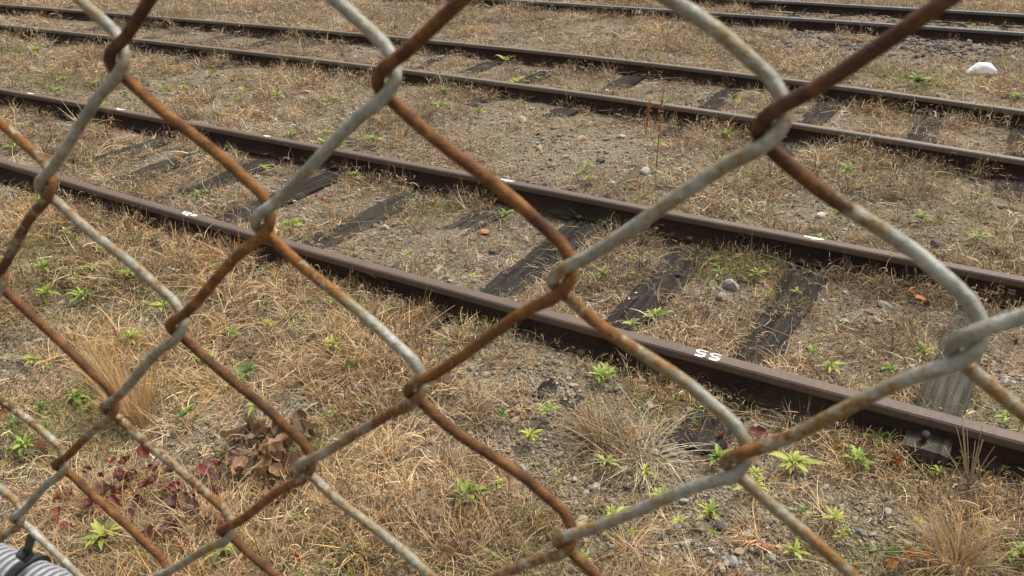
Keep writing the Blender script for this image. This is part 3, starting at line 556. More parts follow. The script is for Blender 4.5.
for i, (px, py, s, c) in sorted(enumerate(ST), key=lambda t: t[1][0]):
    p = ground_pt(px, py); d = depth(p); rad = s * d / F_PX / 2
    o = bpy.data.objects.new('stone', STM[i % 8]); col.objects.link(o)
    if not STM[i % 8].materials: STM[i % 8].materials.append(SMAT['tan'])
    o.material_slots[0].link = 'OBJECT'; o.material_slots[0].material = SMAT[c]
    o.scale = (rad * random.uniform(1.0, 1.25), rad * random.uniform(0.8, 1.05), rad * random.uniform(0.6, 0.85)); o.rotation_euler = (random.uniform(-.3, .3), random.uniform(-.3, .3), random.uniform(0, 6.28))
    o.location = (p.x, p.y, p.z + rad * 0.22)
    zn = zone(p); key = (c, zn); k = cnt[key] = cnt.get(key, 0) + 1
    tag(o, f"{c} stone {zn}, {ORD[k - 1]} such from the left", 'stone', 'stones lying among the gravel')

# ------------------------------------------------------------------ green weeds
def leaf_mesh(name, wid, arch, fold, n=6, wav=0.0, lobed=False):
    V, Fc = [], []
    for i in range(n + 1):
        t = i / n; ww = wid * (math.sin(math.pi * min(1, t ** 0.75 * 0.93 + 0.05)) ** 0.8 + 0.06) * (1 if i < n else 0.1)
        if lobed and i % 2: ww *= 0.55
        z = arch * (math.sin(t * 2.2) * 0.55 - 0.35 * t * t); x = t * (1 - 0.12 * t)
        for s in (-1, 0, 1): V.append((x, s * ww, z + abs(s) * fold * ww + wav * math.sin(i * 2.1 + s)))
    for i in range(n):
        for s in (0, 1): a = i * 3 + s; Fc.append((a, a + 1, a + 4, a + 3))
    return mesh_np(name, V, np.array(Fc))
LEAVES = [leaf_mesh('leaf', 0.09, 0.34, 0.35), leaf_mesh('leaf', 0.11, 0.25, 0.5), leaf_mesh('leaf', 0.075, 0.42, 0.3, wav=0.025), leaf_mesh('leaf', 0.125, 0.3, 0.25, n=8, lobed=True)]
GREEN = [mat_leaf('fresh_green_leaf', (0.17, 0.255, 0.035), (0.28, 0.37, 0.06)), mat_leaf('yellow_green_leaf', (0.27, 0.31, 0.05), (0.42, 0.43, 0.09)), mat_leaf('dark_green_leaf', (0.055, 0.12, 0.02), (0.11, 0.2, 0.03))]
WEEDS = [(791, 467, 52, 1), (752, 492, 34, 1), (856, 467, 28, 0), (709, 519, 36, 1), (832, 526, 24, 1), (792, 559, 27, 1), (876, 444, 27, 0), (914, 434, 24, 0), (716, 464, 26, 0), (1017, 559, 24, 0), (1012, 464, 28, 0), (1005, 423, 24, 0),
         (467, 498, 46, 0), (499, 492, 17, 0), (531, 442, 26, 1), (549, 417, 24, 0), (606, 469, 32, 1), (659, 504, 36, 1), (612, 522, 32, 1), (582, 569, 28, 0), (601, 383, 32, 0), (679, 529, 22, 1),
         (459, 192, 21, 0), (410, 260, 13, 1), (506, 219, 16, 0), (628, 264, 14, 0), (602, 279, 19, 1), (654, 322, 26, 0), (367, 278, 32, 2), (367, 326, 14, 0), (347, 372, 19, 0), (480, 325, 15, 0), (606, 378, 28, 1), (390, 315, 11, 0), (632, 280, 10, 1), (474, 283, 12, 1),
         (719, 279, 20, 0), (756, 280, 16, 0), (837, 219, 22, 0), (919, 223, 19, 0), (974, 242, 24, 0), (922, 359, 23, 1), (887, 377, 19, 0), (829, 372, 30, 1), (812, 359, 19, 0), (741, 249, 34, 2), (984, 204, 14, 0), (1019, 309, 14, 0),
         (170, 229, 30, 2), (291, 229, 30, 0), (199, 199, 20, 0), (23, 215, 17, 0), (132, 279, 28, 0), (192, 265, 14, 0), (97, 274, 20, 1), (68, 237, 16, 1), (103, 255, 20, 1), (45, 272, 24, 0), (48, 299, 27, 0), (85, 300, 36, 0), (75, 284, 18, 0), (165, 312, 24, 1), (149, 309, 12, 1), (134, 342, 32, 1), (160, 294, 10, 0), (207, 302, 12, 1), (214, 274, 12, 0), (270, 330, 16, 1), (296, 331, 12, 1), (249, 377, 38, 2), (334, 351, 22, 1), (336, 307, 20, 0), (75, 202, 16, 0),
         (108, 541, 58, 1), (78, 401, 36, 0), (260, 411, 36, 1), (28, 452, 26, 0), (187, 421, 27, 2), (239, 387, 22, 0), (224, 558, 50, 1), (331, 421, 16, 0), (297, 524, 14, 0),
         (92, 167, 12, 1), (90, 130, 14, 1), (70, 117, 24, 1), (97, 87, 13, 0), (60, 93, 16, 0), (63, 82, 16, 0), (43, 112, 14, 1), (167, 92, 16, 0), (214, 163, 16, 1), (327, 137, 16, 0), (329, 167, 14, 0), (267, 173, 16, 1), (240, 103, 10, 0), (20, 59, 12, 1), (37, 53, 18, 1), (337, 102, 12, 0), (17, 152, 16, 0), (237, 157, 10, 0),
         (445, 95, 16, 0), (440, 109, 18, 0), (479, 116, 15, 0), (374, 144, 24, 0), (402, 180, 22, 0), (355, 180, 16, 0), (460, 189, 20, 0), (457, 161, 14, 0), (551, 103, 15, 1), (587, 170, 17, 1), (589, 184, 17, 1), (658, 56, 14, 0), (347, 76, 10, 0), (355, 95, 12, 0), (658, 148, 14, 1), (395, 30, 12, 2), (509, 160, 9, 0), (539, 82, 10, 0), (432, 104, 12, 0),
         (727, 79, 24, 0), (739, 107, 13, 1), (822, 62, 13, 0), (902, 112, 16, 1), (917, 84, 30, 2), (1017, 100, 16, 0), (726, 138, 18, 1), (846, 175, 20, 0), (871, 155, 18, 0), (1001, 177, 26, 1), (706, 53, 13, 0), (721, 163, 14, 0), (905, 80, 18, 2), (752, 245, 22, 2), (20, 430, 20, 2), (45, 415, 18, 2)]
wr = random.Random(5)
for box, k_ in (((0, 205, 330, 420), 30), ((340, 300, 700, 420), 6), ((690, 430, 1015, 570), 12), ((0, 60, 340, 150), 14), ((340, 60, 1000, 220), 18), ((330, 400, 680, 570), 5), ((540, 240, 960, 380), 10)):
    for _ in range(k_): WEEDS.append((round(wr.uniform(box[0], box[2])), round(wr.uniform(box[1], box[3])), round(wr.uniform(9, 20)), wr.choice((0, 1, 1, 2))))
WEEDS = [w_ for w_ in WEEDS if float(rail_dist(at(w_[0], w_[1]).x, at(w_[0], w_[1]).y)) > 0.06]
cnt = {}
CN = ['bright green', 'yellow-green', 'dark green']
for i, (px, py, s, ci_) in sorted(enumerate(WEEDS), key=lambda t: t[1][0]):
    p = ground_pt(px, py + s * 0.12); d = depth(p); R = s * d / F_PX / 2 * (1.2 if s >= 30 else 1.5)
    root = empty('green_weed', p, random.uniform(0, 6.28))
    zn = zone(p); sz_ = 'large ' if s >= 30 else 'tiny ' if s < 15 else ''
    key = (CN[ci_], sz_, zn); k = cnt[key] = cnt.get(key, 0) + 1
    tag(root, f"{sz_}{CN[ci_]} weed {zn}, {ORD[k - 1]} such from the left", 'weed', 'green weeds sprouting through the dry grass')
    nl = random.randint(15, 21) if s >= 30 else random.randint(11, 16) if s >= 15 else random.randint(7, 11)
    kind_ = random.choice([0, 0, 1, 2, 2, 3]); flat_ = random.uniform(-0.06, 0.16)
    for j in range(nl):
        lf = bpy.data.objects.new('leaf', LEAVES[kind_ if random.random() < 0.8 else random.randrange(4)]); col.objects.link(lf); lf.parent = root
        me = lf.data
        if not me.materials: me.materials.append(GREEN[0])
        lf.material_slots[0].link = 'OBJECT'
        g = ci_ if random.random() < 0.8 else random.randrange(3); lf.material_slots[0].material = GREEN[g]
        inner = j / nl; q = R * (1.05 - 0.5 * inner) * random.uniform(0.55, 1.2)
        lf.scale = (q, q, q); lf.rotation_euler = (random.uniform(-.25, .25), -(flat_ + 0.55 * inner + random.uniform(-.16, .16)), j * 2.4 + random.uniform(-.3, .3)); lf.location.z = 0.045 + 0.012 * inner

# ------------------------------------------------------------------ fallen leaves
def dead_leaf_mesh(seed, curl, wid=0.3):
    r_ = random.Random(seed); n = 7; V, Fc = [], []
    for i in range(n + 1):
        t = i / n; ww = wid * (math.sin(math.pi * (0.06 + 0.9 * t)) ** 0.75) * r_.uniform(0.72, 1.15); an = (t - 0.5) * curl
        for s in (-1, -0.5, 0, 0.5, 1):
            V.append(((math.sin(an) / max(curl, .01)) * 1.0, s * ww, (1 - math.cos(an)) * 0.7 / max(curl, .01) + abs(s) ** 1.5 * ww * 0.6 * curl / 1.5 + r_.uniform(-.05, .05)))
    for i in range(n):
        for s in range(4): a = i * 5 + s; Fc.append((a, a + 1, a + 6, a + 5))
    for q in range(2): V.append((-0.5 - 0.0, (q - 0.5) * 0.03, 0.05)); 
    for q in range(2): V.append((-0.8, (q - 0.5) * 0.02, 0.0))
    b = (n + 1) * 5; Fc.append((b, b + 1, b + 3, b + 2))
    return mesh_np('leaf', V, np.array(Fc))
DL = [dead_leaf_mesh(s, c) for s, c in enumerate((1.6, 2.3, 3.0, 1.9, 1.0, 2.6))]
LM = {'red': mat_leaf('red_leaf', (0.24, 0.025, 0.02), (0.36, 0.06, 0.04)), 'dark red': mat_leaf('dark_red_leaf', (0.11, 0.022, 0.02), (0.22, 0.05, 0.038)), 'orange': mat_leaf('orange_leaf', (0.42, 0.12, 0.03), (0.5, 0.2, 0.06)),
      'brown': mat_leaf('brown_leaf', (0.11, 0.058, 0.03), (0.33, 0.2, 0.105)), 'purple': mat_leaf('purple_leaf', (0.085, 0.035, 0.033), (0.18, 0.08, 0.065))}
def put_leaf(px, py, s, c, name, zoff=0.012, flat=0.35):
    p = ground_pt(px, py); q = s * 0.9 * depth(p) / F_PX
    me = random.choice(DL); o = bpy.data.objects.new(name, me); col.objects.link(o)
    if not me.materials: me.materials.append(LM['brown'])
    o.material_slots[0].link = 'OBJECT'; o.material_slots[0].material = LM[c]
    o.location = (p.x, p.y, p.z + zoff); o.scale = (q, q * random.uniform(.6, 1.15), q); o.rotation_euler = (random.gauss(0, flat), random.gauss(0, flat), random.uniform(0, 6.28)); return o, p
FL = [(511, 420, 9, 'red'), (722, 444, 16, 'red'), (756, 441, 20, 'dark red'), (716, 424, 10, 'red'), (836, 456, 14, 'orange'), (901, 452, 18, 'dark red'), (893, 460, 18, 'dark red'), (905, 466, 18, 'dark red'), (897, 470, 15, 'red'), (907, 566, 24, 'orange'), (890, 572, 18, 'orange'),
      (425, 303, 13, 'dark red'), (433, 309, 12, 'dark red'), (418, 309, 11, 'dark red'), (679, 281, 10, 'dark red'), (115, 470, 15, 'red'), (118, 484, 14, 'red'), (102, 521, 13, 'orange'), (185, 552, 15, 'red'), (234, 467, 11, 'red'), (299, 568, 12, 'red'), (255, 553, 13, 'dark red'), (267, 524, 12, 'red'), (154, 556, 13, 'dark red'), (178, 545, 14, 'dark red'),
      (180, 164, 10, 'orange'), (324, 207, 10, 'orange'), (317, 202, 9, 'dark red'), (331, 203, 9, 'dark red'), (646, 132, 9, 'orange'), (918, 305, 14, 'orange'), (926, 312, 13, 'dark red'), (911, 300, 12, 'orange'), (1013, 352, 14, 'dark red'), (420, 501, 13, 'purple'), (5, 418, 10, 'red'), (70, 470, 12, 'dark red'), (90, 480, 12, 'dark red'), (638, 270, 8, 'dark red'), (770, 205, 8, 'orange'), (960, 300, 12, 'dark red')]
cnt = {}
for px, py, s, c in sorted(FL):
    o, p = put_leaf(px, py, s, c, 'fallen_leaf', 0.042); zn = zone(p); k = cnt[(c, zn)] = cnt.get((c, zn), 0) + 1
    tag(o, f"{c} fallen leaf {zn}, {ORD[k - 1]} such from the left", 'leaf', 'coloured fallen leaves')
for _ in range(52):
    an, rr = random.uniform(0, 6.28), random.random() ** 0.6; px, py = 276 + 48 * rr * math.cos(an), 470 + 42 * rr * math.sin(an)
    o, p = put_leaf(px, py, random.uniform(22, 36), 'brown', 'dead_leaf', random.uniform(0.03, 0.085), 0.7)
    side_ = ('upper ' if py < 470 else 'lower ') + ('left' if px < 262 else 'right' if px > 290 else 'middle')
    tag(o, f'curled brown dead leaf in the {side_} part of the leaf heap behind the fence', 'leaf', 'heap of curled brown leaves')
for _ in range(60):
    px, py = random.gauss(150, 46), random.gauss(504, 21)
    o, p = put_leaf(px, py, random.uniform(15, 26), random.choice(('purple', 'purple', 'dark red')), 'dead_leaf', random.uniform(0.045, 0.085), 0.4)
    side_ = ('upper ' if py < 505 else 'lower ') + ('left' if px < 130 else 'right' if px > 180 else 'middle')
    tag(o, f'dark maroon leaf left of the brown heap, {side_} part of the maroon scatter', 'leaf', 'maroon leaves in the dry grass')

# bright red seedling by the second rail
p = ground_pt(967, 305); root = empty('red_seedling', p); tag(root, 'bright red seedling standing against the second rail', 'seedling')
for a, e, q in ((0.3, 0.8, 0.085), (2.8, 1.0, 0.085), (1.2, 0.3, 0.07), (-0.6, 0.2, 0.07), (4.0, 0.25, 0.06)):
    lf = bpy.data.objects.new('leaf', LEAVES[1]); col.objects.link(lf); lf.parent = root; lf.scale = (q, q, q); lf.rotation_euler = (0, -e, a); lf.location.z = 0.03
    lf.material_slots[0].link = 'OBJECT'; lf.material_slots[0].material = LM['red']

# ------------------------------------------------------------------ tufts and stalks that stand out
def tuft(px, py, hgt, spread, nbl, pal, label, name='grass_tuft', lean=(0, 0), el=(1.15, 0.3), w=(0.0025, 0.0052), droop=(0.9, 0.5)):
    p = ground_pt(px, py); s = Strips(); N = nbl; a = rng.uniform(0, 6.283, N); rr = rng.random(N) ** 0.5 * spread * 0.35
    base = np.stack([p.x + rr * np.cos(a), p.y + rr * np.sin(a), np.zeros(N)], -1); base[:, 2] = gh(base[:, 0], base[:, 1])
    az = a + rng.normal(0, 0.5, N)
    s.add(base, az, rng.normal(el[0], el[1], N), hgt * rng.uniform(0.55, 1.15, N), rng.normal(0, 0.5, N), rng.normal(droop[0], droop[1], N), rng.uniform(w[0], w[1], N), PAL[rng.choice(pal, N)] * rng.uniform(0.85, 1.15, (N, 1)), Kp=7)
    V = np.concatenate(s.V)
    if lean != (0, 0):
        h = np.maximum(0, V[:, 2] - p.z); V[:, 0] += lean[0] * h; V[:, 1] += lean[1] * h
    me = mesh_np('blades', V - np.array(p), np.concatenate(s.F), np.concatenate(s.C)); me.materials.append(STRAW)
    o = link(name, me, None, None, p); tag(o, label, 'grass', 'tufts of dry grass standing out of the mat'); return o
OR = [1, 6, 2, 0]; ST_ = [0, 4, 1]
tuft(140, 428, 0.32, 0.17, 300, [6, 6, 6, 1], 'tall orange dry grass tuft at left behind the fence, leaning left', lean=(-0.35, 0.1), el=(1.35, 0.16), droop=(0.5, 0.3))
tuft(112, 395, 0.28, 0.13, 200, [6, 6, 1], 'thin pale plume of tall dry grass at far left', lean=(-0.2, 0.1), el=(1.4, 0.12), droop=(0.6, 0.3))
tuft(388, 408, 0.17, 0.2, 170, OR, 'orange dry grass tuft below the nearest rail, left of centre')
tuft(478, 412, 0.13, 0.14, 110, OR, 'small orange grass tuft in the middle foreground')
tuft(600, 440, 0.22, 0.18, 200, [2, 1, 6, 3], 'spiky reddish dry tuft before the nearest rail, right of centre')
tuft(640, 455, 0.24, 0.32, 190, [4, 0, 1], 'sprawling pale straw tuft beside the spiky reddish tuft', el=(0.5, 0.3))
tuft(955, 568, 0.22, 0.22, 340, [6, 1, 6, 2], 'bushy orange grass tuft in the lower right corner')
tuft(290, 385, 0.15, 0.16, 110, OR, 'dry grass tuft above the heap of brown leaves')
tuft(330, 330, 0.16, 0.2, 120, OR, 'reddish straw tuft beside the nearest rail at left of centre')
tuft(265, 440, 0.16, 0.2, 150, [4, 0, 1], 'arching pale straw tuft growing out of the leaf heap', el=(0.9, 0.3))
tuft(95, 500, 0.13, 0.22, 150, [4, 0, 1], 'curly pale straw tuft above the ribbed conduit', el=(0.8, 0.4))
tuft(395, 520, 0.15, 0.25, 190, [0, 1, 2], 'thick straw tuft at the lower edge left of centre', el=(0.9, 0.4))
tuft(450, 560, 0.15, 0.25, 190, [0, 1, 6], 'thick straw tuft at the lower edge near the centre', el=(0.9, 0.4))
tuft(340, 480, 0.15, 0.25, 150, [0, 1, 6], 'straw tuft right of the leaf heap', el=(0.9, 0.4))
tuft(925, 360, 0.1, 0.16, 130, [4, 0, 1], 'curly straw tuft inside the nearest track at right', el=(0.7, 0.5))
tuft(965, 400, 0.1, 0.18, 150, [4, 0, 1], 'bleached straw tuft just behind the nearest rail at far right', el=(0.7, 0.5))
tuft(1000, 325, 0.11, 0.14, 110, [4, 0, 5], 'pale curly weeds at the foot of the second rail, far right', el=(0.8, 0.5), droop=(1.6, 0.8))
tuft(775, 385, 0.14, 0.12, 60, [0, 4, 1], 'dry upright weeds against the nearest rail below the painted 55', el=(1.2, 0.3))
tuft(800, 425, 0.12, 0.22, 150, [0, 4, 1], 'pale curly straw tuft before the nearest rail at right', el=(0.8, 0.5))
tuft(540, 290, 0.09, 0.16, 110, [4, 0, 1, 3], 'curly reddish straw tuft beside the nearest rail at centre', el=(0.7, 0.5), droop=(1.6, 0.8))
def stalks(px, py, pts, label, thick=0.0046, colr=(0.42, 0.32, 0.19)):
    """a few stems from real 3D polylines relative to the base"""
    p = ground_pt(px, py); V, Fc, C = [], [], []
    for path in pts:
        P = np.array(path, float); T = np.gradient(P, axis=0); b0 = len(V)
        for i, (q, t) in enumerate(zip(P, T)):
            t = t / (np.linalg.norm(t) + 1e-9); a = np.cross(t, (0.3, 0.2, 1)); a /= np.linalg.norm(a) + 1e-9; b = np.cross(t, a); r_ = thick / 2 * (1 - 0.5 * i / len(P))
            for k in range(4): V.append(q + r_ * (math.cos(k * 1.571) * a + math.sin(k * 1.571) * b)); C.append(np.array(colr) * random.uniform(0.9, 1.1))
        for i in range(len(P) - 1):
            for k in range(4): Fc.append((b0 + i * 4 + k, b0 + i * 4 + (k + 1) % 4, b0 + i * 4 + 4 + (k + 1) % 4, b0 + i * 4 + 4 + k))
    o = link('dry_stalk', mesh_np('dry_stalk', V, np.array(Fc), C), STRAW, None, p); tag(o, label, 'stalk'); return o
def curve_pts(dx, dy, h, bend, n=6): return [(dx * t, dy * t, h * t - bend * t * t) for t in np.linspace(0, 1, n)]
stalks(968, 490, [curve_pts(random.uniform(-.12, .08), random.uniform(-.05, .12), random.uniform(.16, .3), random.uniform(0, .06)) for _ in range(14)], 'bundle of tall straw stalks in front of the grey sleeper end')
stalks(940, 500, [curve_pts(-.2, .12, .2, .08), curve_pts(-.3, .02, .12, .05), curve_pts(.22, .1, .16, .06)], 'long crossing straw stalks left of the grey sleeper end')
stalks(860, 560, [curve_pts(-.35, .25, .06, .02), curve_pts(-.3, .3, .08, .03), curve_pts(.3, .15, .1, .02)], 'long straws lying across the gravel at lower right')
for (x0, y0), (x1, y1), lab in (((690, 305), (900, 390), 'long pale straw lying across the wide dark sleeper to the rail'), ((736, 252), (830, 285), 'thin straw lying over the dark sleeper inside the nearest track'), ((342, 227), (492, 226), 'thin pale straw strand stretched over the gravel in the nearest track'), ((560, 416), (640, 452), 'long reddish straw lying before the nearest rail at centre'), ((800, 490), (905, 560), 'straight straw lying at lower right before the orange tuft'), ((640, 432), (760, 420), 'straw stalk lying toward the red leaves')):
    a = ground_pt(x0, y0); b = at(x1, y1, 0.03); n_ = 8
    stalks(x0, y0, [[((b.x - a.x) * t, (b.y - a.y) * t, 0.03 + (b.z - a.z) * t + 0.02 * math.sin(t * 3.1)) for t in np.linspace(0, 1, n_)]], lab, 0.004)
# the two dock stalks with seed heads between the tracks
def dock(px, py, h, label):
    p = ground_pt(px, py); root = empty('dock_weed', p); tag(root, label, 'weed', 'dry dock stalks with seed heads')
    V, Fc = [], []
    for i in range(7):
        t = i / 6
        for k in range(5): V.append((0.004 * (1 - .5 * t) * math.cos(k * 1.257) + 0.02 * t * t, 0.004 * (1 - .5 * t) * math.sin(k * 1.257), h * t))
    for i in range(6):
        for k in range(5): Fc.append((i * 5 + k, i * 5 + (k + 1) % 5, i * 5 + 5 + (k + 1) % 5, i * 5 + 5 + k))
    C = np.array([(0.2, 0.1, 0.055)] * len(V)); link('stem', mesh_np('stem', V, np.array(Fc), C), STRAW, root)
    N = 150; t = rng.uniform(0.45, 1.0, N); s = Strips(); a = rng.uniform(0, 6.28, N)
    s.add(np.stack([0.02 * t * t + rng.normal(0, 0.008, N), rng.normal(0, 0.008, N), h * t], -1), a, rng.normal(0.3, 0.5, N), rng.uniform(0.012, 0.03, N), rng.normal(0, 1, N), rng.normal(0.3, 0.5, N), rng.uniform(0.005, 0.009, N), np.array([(0.36, 0.17, 0.07), (0.3, 0.15, 0.08), (0.42, 0.25, 0.12)])[rng.choice(3, N)], Kp=3, ground=False)
    link('seed_head', s.mesh('seed_head'), STRAW, root)
dock(646, 137, 0.33, 'shorter rust-coloured dock stalk beside the middle track'); dock(656, 172, 0.66, 'tall dock stalk with rusty seed head rising past the middle track rail')

# white scrap of foam by the farthest track
p = ground_pt(980, 73); bm = bmesh.new()
for q in ((-.2, -.08, 0), (.2, -.07, 0), (.2, .08, .0), (-.15, .1, 0), (-.19, -.06, .035), (.19, -.06, .05), (.17, .07, .06), (-.1, .08, .06), (-.06, -.02, .13), (.1, -.02, .135), (.12, .06, .1), (-.03, .06, .125), (.02, -.06, .105)): bm.verts.new(q)
bmesh.ops.convex_hull(bm, input=bm.verts[:]); bmesh.ops.bevel(bm, geom=bm.edges[:], offset=0.008, segments=1, affect='EDGES')
me = bpy.data.meshes.new('white_scrap'); bm.to_mesh(me); bm.free()
o = link('white_scrap', me, mat_plain('white_foam', (0.85, 0.85, 0.85), 0.7, 30, 0.04), None, p); o.scale = (0.78, 0.85, 0.85); o.rotation_euler.z = 0.3
tag(o, 'white faceted scrap lying in the grass near the farthest track', 'scrap')
for px, py in ((636, 293), (629, 299)):
    q = at(px, py, 0.0); bm = bmesh.new(); bmesh.ops.create_icosphere(bm, subdivisions=1, radius=0.007); me = bpy.data.meshes.new('white_fleck'); bm.to_mesh(me); bm.free()
    o = link('white_fleck', me, SPECK, None, (q.x, q.y, 0.002)); o.scale.z = .5; tag(o, 'tiny white fleck on the black sleeper, ' + ('upper' if px > 632 else 'lower') + ' of the pair', 'fleck')

# ------------------------------------------------------------------ chain-link fence
PHI, FD, HA, HB, FU, FV = 0.13204658, 0.14138237, 0.037, 0.0360158, -0.20069743, 0.03882408
FUv = Vector((math.cos(PHI), math.sin(PHI), 0)); FN = Vector((-math.sin(PHI), math.cos(PHI), 0))
DIA = 0.00275
OFF = {(1, 0): (-0.0001, 0.0006), (3, 0): (-0.0009, -0.0007), (5, 0): (0.0001, 0.0007), (0, 1): (-0.0006, 0.0005), (2, 1): (-0.0017, -0.0003), (4, 1): (0.0, 0.0004), (6, 1): (-0.0005, -0.001), (-1, 2): (0.0019, -0.0004), (1, 2): (-0.0011, 0.0), (3, 2): (-0.0004, 0.0012), (5, 2): (0.0015, -0.0009), (0, 3): (-0.0011, 0.001), (2, 3): (-0.0014, 0.0007), (4, 3): (0.0013, -0.001), (-1, 4): (0.0022, -0.0021), (1, 4): (-0.0005, 0.0014), (-2, 5): (0.0023, -0.001)}
def fnode(i, j):
    if (i, j) not in OFF: OFF[(i, j)] = (random.gauss(0, 0.0008), random.gauss(0, 0.0006))
    a, b = OFF[(i, j)]; return (FU + HA * i + a, FV + HB * j + b)
# rust along a leg, keyed by its upper node and direction ('/': to lower left, '\\': to lower right): (start, end, darkness)
RUST = {((2, -1), '/'): (.95, .95, .95), ((4, -1), '/'): (.95, .85, .55), ((6, -1), '/'): (.7, 1, .9), ((1, 0), '/'): (.15, .2, .3), ((3, 0), '/'): (.1, .1, .2), ((5, 0), '/'): (.3, .25, .3), ((7, 0), '/'): (.05, .05, .1),
        ((0, 1), '/'): (.5, .7, .8), ((2, 1), '/'): (.6, .9, .35), ((4, 1), '/'): (.75, .65, .3), ((6, 1), '/'): (.2, .6, .4), ((1, 2), '/'): (.25, .4, .6), ((3, 2), '/'): (.55, .3, .6), ((5, 2), '/'): (.1, .35, .3),
        ((0, 3), '/'): (.4, .8, .4), ((2, 3), '/'): (.55, .9, .4), ((4, 3), '/'): (.5, .5, .3), ((-1, 4), '/'): (.2, .15, .2), ((1, 4), '/'): (.3, .15, .2), ((-2, 5), '/'): (.4, .6, .3),
        ((0, -1), '\\'): (.3, .25, .1), ((2, -1), '\\'): (.1, .15, .1), ((4, -1), '\\'): (.35, .3, .1), ((1, 0), '\\'): (.95, .9, .45), ((3, 0), '\\'): (.95, .95, .5), ((5, 0), '\\'): (1, -.25, .75), ((-1, 0), '\\'): (.6, .6, .2),
        ((0, 1), '\\'): (.35, .3, .5), ((2, 1), '\\'): (.75, .1, .2), ((4, 1), '\\'): (.65, .1, .4), ((6, 1), '\\'): (.4, .4, .3), ((-1, 2), '\\'): (.8, .95, .7), ((1, 2), '\\'): (.8, .95, .8), ((3, 2), '\\'): (.95, .95, .65), ((5, 2), '\\'): (.3, .5, .3),
        ((-2, 3), '\\'): (.9, .3, .8), ((0, 3), '\\'): (.5, .45, .7), ((2, 3), '\\'): (.35, .3, .6), ((-1, 4), '\\'): (.95, .9, .5), ((-3, 4), '\\'): (.5, .4, .2), ((-2, 5), '\\'): (.15, .2, .3), ((1, 4), '\\'): (.9, .9, .7), ((-3, 6), '\\'): (.9, .9, .6)}
def leg_rust(c, j):
    nodej = (c, j) if (c + j) % 2 else (c + 1, j)
    d = '\\' if nodej[0] == c else '/'
    if (nodej, d) not in RUST: RUST[(nodej, d)] = (random.uniform(0, 1), random.uniform(0, 1), random.uniform(0, 1))
    return RUST[(nodej, d)]
WIRE = mat_wire()
fence = empty('chain_link_fence', (CAM + FN * FD).to_tuple()[:2] + (0.0,)); tag(fence, 'rusty galvanised chain link fence close to the viewer', 'fence')
FO = Vector(fence.location)
